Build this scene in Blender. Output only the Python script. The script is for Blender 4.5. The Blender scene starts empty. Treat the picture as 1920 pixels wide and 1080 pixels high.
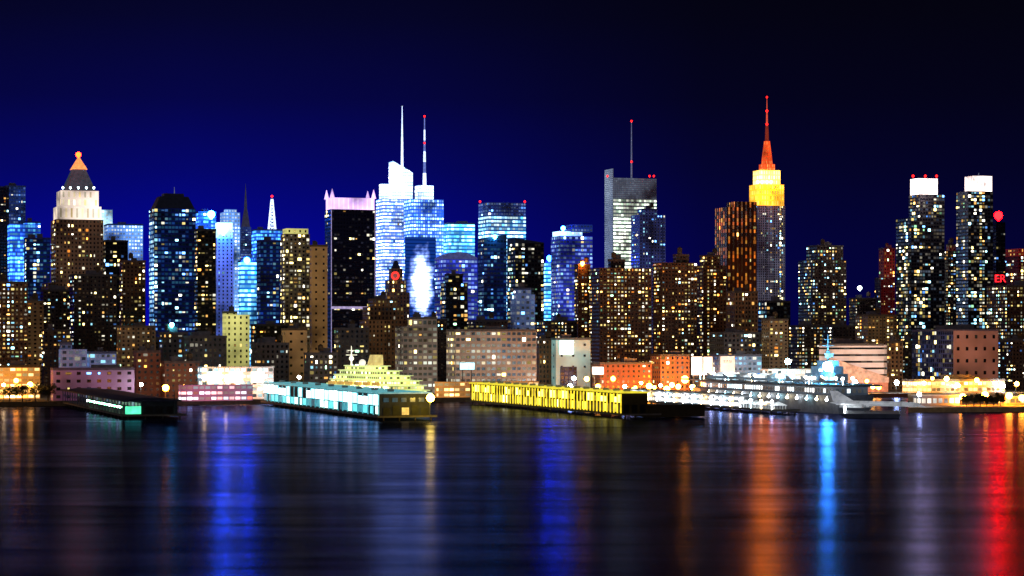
import bpy, math, random
from mathutils import Vector, Matrix
rng=random.Random(7)
C_=bpy.context.scene.collection
F=4000.0; HZ=634.0; CH=45.0; G=3.0
TH=math.radians(19.1); cu,su=math.cos(TH),math.sin(TH)
def kx(px): return (px-960)/F
def Ysh(k): return 1519/(1-.346*k)
def P(px,py,Y): return Vector((kx(px)*Y,Y,CH+(HZ-py)*Y/F))
def Zp(py,Y): return CH+(HZ-py)*Y/F
# ------------------------------------------------------------------ mesh builder
class MB:
    def __init__(s): s.v=[];s.f=[];s.uv=[];s.mi=[];s.sm=[]
    def face(s,pts,m=0,uv=None,sm=False):
        b=len(s.v); s.v+= [tuple(p) for p in pts]; s.f.append(list(range(b,b+len(pts))))
        s.uv.append(uv or [(0,0)]*len(pts)); s.mi.append(m); s.sm.append(sm)
    def prism(s,pts,z0,z1,m=0,cw=3.,fh=3.,pts1=None,mt=None,cap=True,uvz=None):
        # pts counter-clockwise seen from above
        q=pts1 or pts; n=len(pts); nf=max(1,round((z1-z0)/fh)) if not callable(z1) else 1
        for i in range(n):
            a,b=pts[i],pts[(i+1)%n]; c,d=q[(i+1)%n],q[i]
            L=math.hypot(b[0]-a[0],b[1]-a[1]); nc=max(1,round(L/cw))
            s.face([(a[0],a[1],z0),(b[0],b[1],z0),(c[0],c[1],z1),(d[0],d[1],z1)],m,[(0,0),(nc,0),(nc,nf),(0,nf)])
        if cap:
            s.face([(p[0],p[1],z1) for p in q],m if mt is None else mt)
            s.face([(p[0],p[1],z0) for p in reversed(pts)],m if mt is None else mt)
    def box(s,x0,x1,y0,y1,z0,z1,m=0,cw=3.,fh=3.,mt=None):
        s.prism([(x0,y0),(x1,y0),(x1,y1),(x0,y1)],z0,z1,m,cw,fh,None,mt)
    def wedge(s,x0,x1,y0,y1,z0,zl,zr,m=0,cw=3.,fh=3.):
        a=[(x0,y0,z0),(x1,y0,z0),(x1,y1,z0),(x0,y1,z0)]; t=[(x0,y0,zl),(x1,y0,zr),(x1,y1,zr),(x0,y1,zl)]
        for i in range(4):
            j=(i+1)%4; L=math.dist(a[i],a[j]); nc=max(1,round(L/cw))
            s.face([a[i],a[j],t[j],t[i]],m,[(0,0),(nc,0),(nc,(t[j][2]-z0)/fh),(0,(t[i][2]-z0)/fh)])
        s.face(t,m); s.face(a[::-1],m)
    def cyl(s,p0,p1,r0,r1=None,n=8,m=0,cap=True):
        r1=r0 if r1 is None else r1
        p0=Vector(p0);p1=Vector(p1);d=(p1-p0).normalized()
        a=d.orthogonal().normalized();b=d.cross(a)
        A=[p0+(a*math.cos(t)+b*math.sin(t))*r0 for t in [2*math.pi*i/n for i in range(n)]]
        B=[p1+(a*math.cos(t)+b*math.sin(t))*r1 for t in [2*math.pi*i/n for i in range(n)]]
        for i in range(n):
            j=(i+1)%n; s.face([A[i],A[j],B[j],B[i]],m,sm=n>6)
        if cap: s.face(B,m); s.face(A[::-1],m)
    def ball(s,c,r,m=0,n=10,k=6,sz=1.):
        c=Vector(c); R=[]
        for i in range(k+1):
            ph=-math.pi/2+math.pi*i/k
            R.append([c+Vector((math.cos(ph)*math.cos(2*math.pi*j/n)*r,math.cos(ph)*math.sin(2*math.pi*j/n)*r,math.sin(ph)*r*sz)) for j in range(n)])
        for i in range(k):
            for j in range(n):
                l=(j+1)%n
                s.face([R[i][j],R[i][l],R[i+1][l],R[i+1][j]],m,sm=True)
    def build(s,name,mats,parent=None,loc=(0,0,0),rz=0):
        me=bpy.data.meshes.new(name); me.from_pydata(s.v,[],s.f)
        if not isinstance(mats,(list,tuple)): mats=[mats]
        for m in mats: me.materials.append(m)
        me.polygons.foreach_set('material_index',s.mi)
        me.polygons.foreach_set('use_smooth',s.sm)
        ul=me.uv_layers.new(name='UVMap'); fl=[]
        for u in s.uv:
            for a in u: fl+= [a[0],a[1]]
        ul.data.foreach_set('uv',fl)
        me.update()
        o=bpy.data.objects.new(name,me); C_.objects.link(o); o.parent=parent; o.location=loc; o.rotation_euler=(0,0,rz)
        return o
def tag(o,label=None,cat=None,group=None,kind=None):
    if label:o['label']=label
    if cat:o['category']=cat
    if group:o['group']=group
    if kind:o['kind']=kind
    return o
def empty(name,loc,rz=0,label=None,cat=None,group=None):
    o=bpy.data.objects.new(name,None); C_.objects.link(o); o.location=loc; o.rotation_euler=(0,0,rz); o.empty_display_size=1
    return tag(o,label,cat,group)
def dup(root,loc,rz,label,group=None):
    r=root.copy(); C_.objects.link(r); r.location=loc; r.rotation_euler=(0,0,rz); r['label']=label
    if group:r['group']=group
    for ch in list(root.children):
        c=ch.copy(); C_.objects.link(c); c.parent=r
        for g in ch.children:
            e=g.copy(); C_.objects.link(e); e.parent=c
    return r
# ------------------------------------------------------------------ materials
def newmat(name):
    m=bpy.data.materials.new(name); m.use_nodes=True; nt=m.node_tree; nt.nodes.clear()
    out=nt.nodes.new('ShaderNodeOutputMaterial'); return m,nt,out
def mth(nt,op,a,b=None,c=None):
    n=nt.nodes.new('ShaderNodeMath'); n.operation=op
    for i,v in enumerate((a,b,c)):
        if v is None: continue
        if isinstance(v,(int,float)): n.inputs[i].default_value=v
        else: nt.links.new(v,n.inputs[i])
    return n.outputs[0]
def mixc(nt,f,a,b,typ='MIX'):
    n=nt.nodes.new('ShaderNodeMix'); n.data_type='RGBA'; n.blend_type=typ
    for s,v in ((n.inputs[0],f),(n.inputs[6],a),(n.inputs[7],b)):
        if isinstance(v,(int,float)): s.default_value=v
        elif isinstance(v,tuple): s.default_value=(*v,1)
        else: nt.links.new(v,s)
    return n.outputs[2]
_plain={}
def plain(col,rough=.7,emit=0,ecol=None,metal=0,sample=False):
    key=(col,rough,emit,ecol,metal,sample)
    if key in _plain:return _plain[key]
    m,nt,out=newmat('surface'); b=nt.nodes.new('ShaderNodeBsdfPrincipled')
    tc=nt.nodes.new('ShaderNodeTexCoord'); nz=nt.nodes.new('ShaderNodeTexNoise'); nz.inputs['Scale'].default_value=.35; nz.inputs['Detail'].default_value=4
    nt.links.new(tc.outputs['Object'],nz.inputs['Vector'])
    f=mth(nt,'MULTIPLY_ADD',nz.outputs[0],1.5,.25)
    cc=nt.nodes.new('ShaderNodeCombineColor')
    for i in range(3): nt.links.new(f,cc.inputs[i])
    nt.links.new(mixc(nt,1.,col,cc.outputs[0],'MULTIPLY'),b.inputs['Base Color'])
    b.inputs['Roughness'].default_value=rough; b.inputs['Metallic'].default_value=metal
    if emit:  # on parts that are no lamp, emission paints in received light
        b.inputs['Emission Color'].default_value=(*(ecol or col),1)
        nt.links.new(mth(nt,'MULTIPLY',f,emit),b.inputs['Emission Strength'])
    nt.links.new(b.outputs[0],out.inputs[0])
    m.cycles.emission_sampling='AUTO' if sample else 'NONE'
    _plain[key]=m; return m
def lampmat(col,st):
    key=('lamp',col,st)
    if key in _plain:return _plain[key]
    m,nt,out=newmat('lamp_glow'); e=nt.nodes.new('ShaderNodeEmission'); e.inputs[0].default_value=(*col,1); e.inputs[1].default_value=st
    nt.links.new(e.outputs[0],out.inputs[0]); m.cycles.emission_sampling='FRONT_BACK'
    _plain[key]=m; return m
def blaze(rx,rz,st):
    # billboard blaze: light bloom painted as an oval emission falloff, cut by rows
    m,nt,out=newmat('painted_blaze'); tc=nt.nodes.new('ShaderNodeTexCoord'); sp=nt.nodes.new('ShaderNodeSeparateXYZ'); nt.links.new(tc.outputs['Object'],sp.inputs[0])
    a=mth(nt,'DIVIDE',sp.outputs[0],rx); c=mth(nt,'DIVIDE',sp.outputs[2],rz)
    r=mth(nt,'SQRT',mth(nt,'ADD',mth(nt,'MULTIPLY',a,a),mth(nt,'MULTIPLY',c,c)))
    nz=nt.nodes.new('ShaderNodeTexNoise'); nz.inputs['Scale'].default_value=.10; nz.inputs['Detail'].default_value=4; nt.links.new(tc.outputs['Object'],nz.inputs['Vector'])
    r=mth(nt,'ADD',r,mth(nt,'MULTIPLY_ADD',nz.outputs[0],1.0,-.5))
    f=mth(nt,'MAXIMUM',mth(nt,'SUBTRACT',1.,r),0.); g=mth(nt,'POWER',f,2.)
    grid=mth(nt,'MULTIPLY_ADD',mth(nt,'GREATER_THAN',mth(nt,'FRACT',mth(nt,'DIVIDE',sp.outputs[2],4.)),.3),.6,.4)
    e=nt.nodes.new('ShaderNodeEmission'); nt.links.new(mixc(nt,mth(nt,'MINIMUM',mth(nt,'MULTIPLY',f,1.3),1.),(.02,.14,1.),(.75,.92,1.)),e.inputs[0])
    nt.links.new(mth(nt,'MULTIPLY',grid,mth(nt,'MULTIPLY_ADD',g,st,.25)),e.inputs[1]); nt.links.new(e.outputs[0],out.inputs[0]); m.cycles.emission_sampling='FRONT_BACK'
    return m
def facade(st):
    m,nt,out=newmat('facade'); N=nt.nodes.new; L=nt.links.new
    uv=N('ShaderNodeUVMap'); uv.uv_map='UVMap'; sp=N('ShaderNodeSeparateXYZ'); L(uv.outputs[0],sp.inputs[0])
    u,v=sp.outputs[0],sp.outputs[1]
    fu,fv=mth(nt,'FLOOR',u),mth(nt,'FLOOR',v); ru,rv=mth(nt,'FRACT',u),mth(nt,'FRACT',v)
    mask=mth(nt,'MULTIPLY',mth(nt,'COMPARE',ru,.5,st['wx']/2),mth(nt,'COMPARE',rv,.5,st['wy']/2))
    oi=N('ShaderNodeObjectInfo'); sd=mth(nt,'MULTIPLY',oi.outputs['Random'],97.)
    cb=N('ShaderNodeCombineXYZ'); L(fu,cb.inputs[0]);L(fv,cb.inputs[1]);L(sd,cb.inputs[2])
    wn=N('ShaderNodeTexWhiteNoise'); wn.noise_dimensions='3D'; L(cb.outputs[0],wn.inputs['Vector'])
    cb2=N('ShaderNodeCombineXYZ'); L(fv,cb2.inputs[1]);L(mth(nt,'ADD',sd,31.7),cb2.inputs[2])
    wf=N('ShaderNodeTexWhiteNoise'); wf.noise_dimensions='3D'; L(cb2.outputs[0],wf.inputs['Vector'])
    tc=N('ShaderNodeTexCoord'); nz=N('ShaderNodeTexNoise'); nz.inputs['Scale'].default_value=.028; nz.inputs['Detail'].default_value=4; nz.noise_dimensions='4D'
    L(tc.outputs['Object'],nz.inputs['Vector']); L(sd,nz.inputs['W'])
    big=mth(nt,'MULTIPLY_ADD',nz.outputs[0],5.2,-1.6); big=mth(nt,'MAXIMUM',big,.12)
    thr=mth(nt,'MULTIPLY',mth(nt,'MULTIPLY_ADD',wf.outputs['Value'],1.3,.3),st['p'])
    lit=mth(nt,'LESS_THAN',wn.outputs['Value'],thr)
    sc=N('ShaderNodeSeparateColor'); L(wn.outputs['Color'],sc.inputs[0])
    e=mth(nt,'MULTIPLY',lit,mth(nt,'MULTIPLY_ADD',mth(nt,'POWER',sc.outputs[0],2.),st['amp']*1.3,st['amp']*.2))
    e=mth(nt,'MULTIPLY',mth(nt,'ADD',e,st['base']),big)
    E=mth(nt,'ADD',mth(nt,'MULTIPLY',mask,e),mth(nt,'MULTIPLY',mth(nt,'SUBTRACT',1.,mask),mth(nt,'MULTIPLY',big,st['amb'])))  # bare wall emits too: street and flood light painted in
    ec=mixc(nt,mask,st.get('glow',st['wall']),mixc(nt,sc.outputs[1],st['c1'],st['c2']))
    b=N('ShaderNodeBsdfPrincipled')
    t=mth(nt,'MULTIPLY_ADD',oi.outputs['Random'],.6,.7); t=mth(nt,'MULTIPLY',t,mth(nt,'MULTIPLY_ADD',nz.outputs[0],.8,.6))
    cc=N('ShaderNodeCombineColor'); [L(t,cc.inputs[i]) for i in range(3)]
    L(mixc(nt,mask,mixc(nt,1.,st['wall'],cc.outputs[0],'MULTIPLY'),st['glass']),b.inputs['Base Color'])
    L(mth(nt,'MULTIPLY_ADD',mask,-.6,.8),b.inputs['Roughness'])
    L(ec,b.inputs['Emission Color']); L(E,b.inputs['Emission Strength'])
    L(b.outputs[0],out.inputs[0]); m.cycles.emission_sampling='NONE'
    return m
def S(wall,wx=.42,wy=.45,cw=3.0,fh=3.0,pg=.3,cols='warm',p=.2,amp=.08,base=0.,c1=(1,.55,.2),c2=(1,.8,.5),amb=.01,glass=(.008,.01,.018),glow=None,lev=1.):
    d=dict(wall=wall,wx=wx,wy=wy,cw=cw,fh=fh,pg=pg,cols=cols,p=p,amp=amp,base=base,c1=c1,c2=c2,amb=amb,glass=glass,lev=lev)
    if glow:d['glow']=glow
    return d
BL=(.02,.12,1.);CY=(.12,.6,1.);WC=(.75,.95,1.)
ST={
'apt':S((.15,.08,.045),pg=.36,amb=.018,glow=(.35,.11,.04)),
'apt2':S((.10,.07,.06),pg=.32,cols='mix',amb=.01),
'aptgrey':S((.13,.13,.16),pg=.33,cols='mix',amb=.015),
'apttan':S((.32,.21,.12),pg=.2,amb=.05,cw=3.8,glow=(.6,.3,.1)),
'aptbright':S((.18,.10,.055),pg=.45,amb=.02,p=.45,amp=.25,cols='mix'),
'dark':S((.025,.025,.035),wx=.7,wy=.55,pg=.2,cols='mix',amb=.01,fh=3.7,cw=3.2,c1=(1,.7,.3),c2=(.5,.8,1)),
'darkblue':S((.02,.03,.07),wx=.8,wy=.55,pg=.17,cols='cool',amb=.05,glow=(.005,.04,.6),fh=3.7,cw=3.,p=.4,amp=.4,base=.012,c1=BL,c2=CY),
'darkwarm':S((.03,.025,.02),wx=.6,wy=.45,pg=.36,cols='warm',fh=3.4,cw=3.,amb=.015),
'brown':S((.25,.14,.07),wx=.4,wy=.55,pg=.18,cw=3.2,fh=3.6,amb=.05,glow=(.5,.22,.08),cols='warm'),
'brick':S((.24,.08,.045),wx=.4,wy=.45,pg=.16,cw=4,fh=3.8,amb=.03,glow=(.6,.16,.06)),
'orangebrick':S((.3,.12,.05),wx=.4,wy=.5,pg=.2,cw=4,fh=3.8,amb=.16,glow=(.8,.2,.04)),
'blue':S((.02,.04,.12),wx=.88,wy=.58,pg=.05,cols='cool',cw=2.6,fh=4,p=.7,amp=4.2,base=.4,c1=BL,c2=CY,amb=.65,glow=(.01,.08,1.)),
'bluegrid':S((.05,.07,.14),wx=.7,wy=.5,pg=.05,cols='cool',cw=3,fh=4,p=.6,amp=.7,base=.06,c1=(.06,.18,.9),c2=(.4,.6,1),amb=.14,glow=(.04,.12,.8)),
'cyan':S((.03,.1,.16),wx=1.,wy=.55,pg=.0,cols='cool',cw=3,fh=4.2,p=.85,amp=4.2,base=.7,c1=(.02,.35,1),c2=(.3,.85,1),amb=.6,glow=(.02,.25,1)),
'cyanwhite':S((.04,.1,.14),wx=.9,wy=.55,pg=.0,cols='cool',cw=3.2,fh=4.1,p=.75,amp=4.,base=.35,c1=(.05,.45,1),c2=(.75,1,.95),amb=.25,glow=(.02,.2,.9)),
'whiteblue':S((.3,.35,.45),wx=.6,wy=.5,pg=.0,cw=3.,fh=3.8,p=.75,amp=2.2,base=.3,c1=(.3,.55,1),c2=(.9,1,1),amb=.8,glow=(.13,.36,1)),
'boa':S((.3,.35,.45),wx=.85,wy=.5,pg=.03,cols='cool',cw=2.6,fh=4.2,p=.85,amp=6.,base=1.0,c1=(.18,.42,1),c2=(.85,.95,1),amb=1.0,glow=(.05,.18,1)),
'boatop':S((.5,.55,.6),wx=.8,wy=.7,pg=.0,cw=3,fh=4.2,p=.9,amp=3.,base=1.5,c1=(.5,.75,1),c2=(1,1,1),amb=1.2,glow=(.25,.5,1)),
'conde':S((.1,.15,.3),wx=.7,wy=.55,pg=.05,cols='cool',cw=2.8,fh=4,p=.75,amp=6.,base=.8,c1=(.04,.2,1),c2=(.5,.85,1),amb=1.2,glow=(.015,.11,1)),
'purpleglass':S((.05,.05,.14),wx=.85,wy=.55,pg=.12,cols='cool',cw=3,fh=4,p=.5,amp=1.8,base=.12,c1=(.06,.1,1),c2=(.4,.65,1),amb=.28,glow=(.03,.05,.9)),
'lavender':S((.3,.28,.4),wx=.35,wy=.5,pg=.12,cols='cool',cw=4,fh=3.6,amb=.55,glow=(.14,.22,1)),
'whitelit':S((.6,.65,.7),wx=.5,wy=.5,pg=.0,cw=4,fh=4,p=.5,amp=1.8,base=1.2,c1=(.5,.85,1),c2=(1,1,1),amb=1.8,glow=(.42,.78,1)),
'strip':S((.25,.2,.14),wx=.5,wy=.55,pg=.5,cols='yellow',cw=3.2,fh=3.2,amb=.04,glow=(.5,.35,.15)),
'tan':S((.42,.27,.15),wx=.25,wy=.3,pg=.02,cw=8,fh=6,amb=.16,glow=(.75,.38,.12)),
'astor':S((.015,.013,.02),wx=.7,wy=.5,pg=.09,cols='yellow',cw=3,fh=3.8,p=.2,amp=.12,c1=(.5,.5,.9),c2=(.9,.8,.6),amb=.006),
'crownpurple':S((.5,.4,.6),wx=.3,wy=.9,pg=.0,cw=5,fh=30,p=1,amp=.4,base=1.2,c1=(.75,.55,1),c2=(1,.7,1),amb=1.3,glow=(.8,.48,1)),
'plaza':S((.24,.13,.08),wx=.4,wy=.5,pg=.14,cols='warm',cw=3.2,fh=3.8,amb=.05,glow=(.6,.28,.12)),
'plazacrown':S((.5,.42,.34),wx=.35,wy=.7,pg=.0,cw=5,fh=9,p=.9,amp=1.8,base=.6,c1=(1,.72,.3),c2=(1,.9,.7),amb=1.0,glow=(1,.82,.68)),
'nyt':S((.2,.22,.2),wx=.9,wy=.55,pg=.0,cw=3,fh=4.1,p=.9,amp=5.5,base=.5,c1=(.7,1,.7),c2=(1,1,.85),amb=.2,glow=(.3,.5,.5)),
'screen':S((.24,.26,.3),wx=.93,wy=.8,pg=.0,cw=2.5,fh=2.2,p=.3,amp=.2,base=.15,c1=(.4,.5,.7),c2=(.55,.65,.85),amb=.05,glow=(.3,.4,.7)),
'aptblue':S((.13,.14,.22),pg=.28,cols='cool',cw=3,fh=3.1,amb=.09,glow=(.10,.15,.75)),
'orangelit':S((.05,.02,.01),wx=.36,wy=.92,pg=.07,cols='amber',cw=5.2,fh=3.8,p=.5,amp=1.3,base=.015,c1=(1,.14,.005),c2=(1,.42,.05),amb=.008,glow=(1,.16,.01)),
'esb':S((.30,.30,.34),wx=.5,wy=.7,pg=.15,cols='mix',cw=3.2,fh=3.8,amb=.09,glow=(.42,.44,.68)),
'esbcrown':S((.6,.4,.1),wx=.45,wy=.7,pg=.0,cw=4.5,fh=8,p=.8,amp=2.2,base=.8,c1=(1,.42,.02),c2=(1,.75,.15),amb=1.1,glow=(1,.48,.02)),  # crown stone emits: its floodlighting is painted in
'esbtop':S((.6,.5,.2),wx=.45,wy=.7,pg=.0,cw=4.5,fh=8,p=.8,amp=2.5,base=2.,c1=(1,.7,.15),c2=(1,.92,.4),amb=2.,glow=(1,.72,.12)),
'esbred':S((.5,.1,.05),wx=.4,wy=.8,pg=.0,cw=3,fh=6,p=.5,amp=1.2,base=.5,c1=(1,.12,.02),c2=(1,.4,.1),amb=.9,glow=(1,.07,.01)),
'redlit':S((.16,.05,.04),wx=.4,wy=.6,pg=.08,cols='warm',cw=3.5,fh=3.6,amb=.045,glow=(.7,.12,.08)),
'twin':S((.025,.03,.045),wx=.8,wy=.6,pg=.28,cols='mix',cw=3.,fh=3.2,p=.35,amp=.22,c1=(.3,.5,.9),c2=(1,.8,.5),amb=.015),
'crownwhite':S((.7,.65,.6),wx=.4,wy=.8,pg=.0,cw=4,fh=12,p=.9,amp=4.,base=6.,c1=(1,.8,.75),c2=(1,1,1),amb=4.,glow=(1,.8,.75)),
'whitegrid':S((.38,.31,.25),wx=.7,wy=.5,pg=.2,cols='yellow',cw=4.,fh=4.2,p=.65,amp=.7,base=.03,c1=(1,.7,.3),c2=(.9,1,.85),amb=.10,glow=(.8,.58,.45)),
'bluewhite':S((.4,.45,.55),wx=.6,wy=.5,pg=.2,cols='cool',cw=4,fh=4.2,p=.5,amp=.5,base=.03,c1=(.3,.5,1),c2=(.8,.9,1),amb=.13,glow=(.2,.36,.95)),
'aqua':S((.5,.6,.55),wx=.2,wy=.2,pg=.0,cw=9,fh=9,p=.1,amp=.3,base=.01,amb=.28,glow=(.35,.85,.8)),
'yellowgreen':S((.5,.5,.25),wx=.3,wy=.45,pg=.12,cols='yellow',cw=4.2,fh=4.2,amb=.45,glow=(.9,.85,.25)),
'pinklit':S((.35,.22,.3),wx=.4,wy=.4,pg=.1,cols='mix',cw=7,fh=5,amb=.14,glow=(.8,.25,.6)),
'pinkbrown':S((.35,.2,.17),wx=.3,wy=.3,pg=.0,cw=9,fh=9,p=.1,amp=.1,amb=.13,glow=(.65,.25,.2)),
'gridblue':S((.03,.03,.05),wx=.75,wy=.75,pg=.13,cols='mix',cw=3.2,fh=3.6,p=.3,amp=.2,c1=(.2,.3,.9),c2=(1,.8,.5),amb=.06,glow=(.2,.2,.55)),
'terrace':S((.5,.42,.36),wx=1.,wy=.3,pg=.0,cw=5,fh=5,p=.4,amp=.25,base=.01,c1=(1,.6,.3),c2=(.9,.9,.8),amb=.5,glow=(.95,.62,.5)),
'whitelow':S((.5,.5,.46),wx=.75,wy=.5,pg=.0,cw=4,fh=4.2,p=.6,amp=4.4,base=.15,c1=(.4,.9,1),c2=(1,.9,.75),amb=.25,glow=(.45,.75,1)),
'orangelow':S((.4,.28,.16),wx=.8,wy=.5,pg=.0,cw=4.,fh=4,p=.7,amp=6.,base=.4,c1=(1,.32,.03),c2=(1,.75,.3),amb=.5,glow=(1,.36,.06)),
'terminal':S((.3,.2,.25),wx=.8,wy=.5,pg=.0,cw=4,fh=4,p=.7,amp=5.,base=.25,c1=(1,.16,.08),c2=(.8,.85,1),amb=.24,glow=(.9,.2,.4)),
'greylow':S((.13,.115,.11),wx=.45,wy=.5,pg=.2,cols='mix',cw=3.6,fh=3.8,amb=.015,glow=(.4,.28,.25)),
}
_fm={}
def fmat(k):
    if k not in _fm:_fm[k]=facade(ST[k])
    return _fm[k]
WC_={'amber':(1,.5,.12),'yellow':(1,.78,.25),'white':(1,.93,.72),'orange':(1,.3,.04),'green':(.45,1,.55),'cyan':(.35,.8,1),'blue':(.12,.35,1),'pink':(1,.45,.6)}
PAL={'warm':[('amber',4),('yellow',6),('white',4),('orange',1),('green',.5),('cyan',.7)],'mix':[('amber',2),('yellow',3),('white',4),('cyan',2.2),('blue',1),('green',.6)],
'cool':[('white',3),('cyan',4),('blue',4),('yellow',1)],'yellow':[('yellow',6),('white',4),('amber',1)],'amber':[('orange',5),('amber',5),('yellow',2)]}
LEV=[.28,1.2,7.]
_wm={}
def wmat(c,l):
    k=('w',c,l)
    if k not in _wm:
        m,nt,out=newmat('window_light'); e=nt.nodes.new('ShaderNodeEmission')
        tc=nt.nodes.new('ShaderNodeTexCoord'); nz=nt.nodes.new('ShaderNodeTexNoise'); nz.inputs['Scale'].default_value=1.6
        nt.links.new(tc.outputs['Object'],nz.inputs['Vector'])
        e.inputs[0].default_value=(*WC_[c],1); nt.links.new(mth(nt,'MULTIPLY',mth(nt,'MULTIPLY_ADD',nz.outputs[0],1.2,.4),LEV[l]),e.inputs[1])
        nt.links.new(e.outputs[0],out.inputs[0]); m.cycles.emission_sampling='NONE'; _wm[k]=m
    return _wm[k]
def wmesh(w,h,c,l):
    k=(round(w,1),round(h,1),c,l)
    if k not in _wm:
        b=MB(); a,z=k[0]/2,k[1]/2; b.box(-a,a,-.14,.02,-z,z)
        o=b.build('window',wmat(c,l)); me=o.data; bpy.data.objects.remove(o); _wm[k]=me
    return _wm[k]
# ------------------------------------------------------------------ buildings
def foot(p0,p1,Y,r):
    k0,k1=kx(p0),kx(p1); lo,hi=k0,k1
    for _ in range(40):
        kc=(lo+hi)/2; w=Y*(k1-kc)/(cu-su*k1); d=Y*(kc-k0)/(su+cu*k0)
        if d/w>r: hi=kc
        else: lo=kc
    return Vector((kc*Y,Y,0)),w,d
NIND=100
class Bd: pass
def toloc(b,p): 
    q=Vector(p)-Vector(b.root.location); return Vector((q.x*cu+q.y*su,-q.x*su+q.y*cu,q.z))
def cells(b,ox,oy,w,d,z0,z1,st,zmin,pg):
    if pg<=0:return
    nf=max(1,round((z1-z0)/st['fh'])); fh=(z1-z0)/nf
    for face in (0,1):
        L=w if face==0 else d; nc=max(1,round(L/st['cw'])); cw=L/nc
        colf=[rng.choice((.08,.3,.7,1.1,1.5,2.0)) for _ in range(nc)]
        if rng.random()<.4 and nc>4: colf[rng.randrange(nc)]=9
        for f in range(nf):
            z=z0+(f+.5)*fh
            if z<zmin: continue
            ff=rng.uniform(.5,1.4); run=0
            for c in range(nc):
                if rng.random()<pg*colf[c]*ff or (run and rng.random()<.25):
                    run=1
                    t=(c+.5)*cw
                    pal=PAL[st['cols']]; col=rng.choices([q[0] for q in pal],[q[1] for q in pal])[0]
                    lv=rng.choices((0,1,2),(5,3.4,1.9))[0]
                    ww=min(cw*st['wx'],2.4)*rng.choice((.6,.8,1,1.2,1.7)); ww=min(ww,cw*.85); wh=fh*st['wy']*rng.choice((.6,.8,1,1.2))
                    b.win.append(((ox+t,oy,z,0) if face==0 else (ox,oy+t,z,-math.pi/2))+(ww,wh,col,lv))
                else: run=0
def flushwin(b):
    w=b.win; rng.shuffle(w); w.sort(key=lambda q:(-q[7],abs(q[3])))
    for q in w[:NIND]:
        o=bpy.data.objects.new('window',wmesh(q[4],q[5],q[6],q[7])); C_.objects.link(o); o.parent=b.root; o.location=q[:3]; o.rotation_euler=(0,0,q[3])
    if len(w)>NIND:
        m=MB(); ks=[]
        for q in w[NIND:]:
            k=(q[6],q[7])
            if k not in ks: ks.append(k)
            a,h=q[4]/2,q[5]/2; i=ks.index(k); x,y,z=q[:3]
            if q[3]==0: m.face([(x-a,y-.1,z-h),(x+a,y-.1,z-h),(x+a,y-.1,z+h),(x-a,y-.1,z+h)],i)
            else: m.face([(x-.1,y+a,z-h),(x-.1,y-a,z-h),(x-.1,y-a,z+h),(x-.1,y+a,z+h)],i)
        o=m.build('window',[wmat(*k) for k in ks],b.root); o['kind']='stuff'
ROOFM=plain((.05,.05,.055),.9)
def ring(b,x0,x1,y0,y1,z,m,h=1.1,nm='parapet'):
    q=MB(); t=.5; e=.25
    q.box(x0-e,x1+e,y0-e,y0+t,z-.6,z+h); q.box(x0-e,x1+e,y1-t,y1+e,z-.6,z+h)
    q.box(x0-e,x0+t,y0+t,y1-t,z-.6,z+h); q.box(x1-t,x1+e,y0+t,y1-t,z-.6,z+h)
    return q.build(nm,m,b.root)
def plantroom(b,x0,y0,w,d,z,tank=False):
    for _ in range(rng.choice((1,2))):
        a=w*rng.uniform(.15,.35); c=d*rng.uniform(.2,.4); x=x0+rng.uniform(.1,.55)*w; y=y0+rng.uniform(.1,.5)*d; h=rng.uniform(2.5,5)
        q=MB(); q.box(x,x+a,y,y+c,z,z+h); q.box(x-.2,x+a+.2,y-.2,y+c+.2,z+h,z+h+.3); q.build('roof_plant_room',plain((.12,.11,.12),.9,.02,(.3,.25,.3)),b.root)
    if tank:
        x=x0+rng.uniform(.2,.8)*w; y=y0+rng.uniform(.15,.5)*d; q=MB()
        for sx in(-1,1):
            for sy in(-1,1): q.cyl((x+sx*1.3,y+sy*1.3,z),(x+sx*1.3,y+sy*1.3,z+2.5),.15,n=4)
        q.cyl((x,y,z+2.5),(x,y,z+6),2,2,10); q.cyl((x,y,z+6),(x,y,z+7.4),2.2,.1,10)
        q.build('water_tank',plain((.12,.08,.05),.9,.01,(.4,.25,.1)),b.root)
def beacon(b,px,py,r,col,st,off=0,name='beacon'):
    p=toloc(b,P(px,py,b.Y+off)); q=MB(); q.ball((0,0,0),r); q.cyl((0,0,-r*1.25),(0,0,-r*.9),r*.3,n=6)
    return q.build(name,lampmat(col,st),b.root,p)
def mast(b,px,yt,yb,r0,r1,mat,name='mast',n=6):
    Yc=b.cy; p=toloc(b,Vector((kx(px)*Yc,Yc,Zp(yb,b.Y)))); h=Zp(yt,b.Y)-Zp(yb,b.Y)
    q=MB(); q.cyl((0,0,-.5),(0,0,h),r0,r1,n); return q.build(name,mat,b.root,p)
def pilasters(b,w,d,z0,z1,stn):
    st=ST[stn]; m=plain(tuple(c*.55 for c in st['wall']),.85,.012,tuple(st.get('glow',st['wall'])))
    nc=max(1,round(w/st['cw'])); cw=w/nc; k=rng.choice((3,4,5))
    for c in range(k,nc,k):
        q=MB(); q.box(c*cw-.38,c*cw+.38,-.55,-.01,z0,z1); q.build('pilaster',m,b.root)
ALLB=[]
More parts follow.
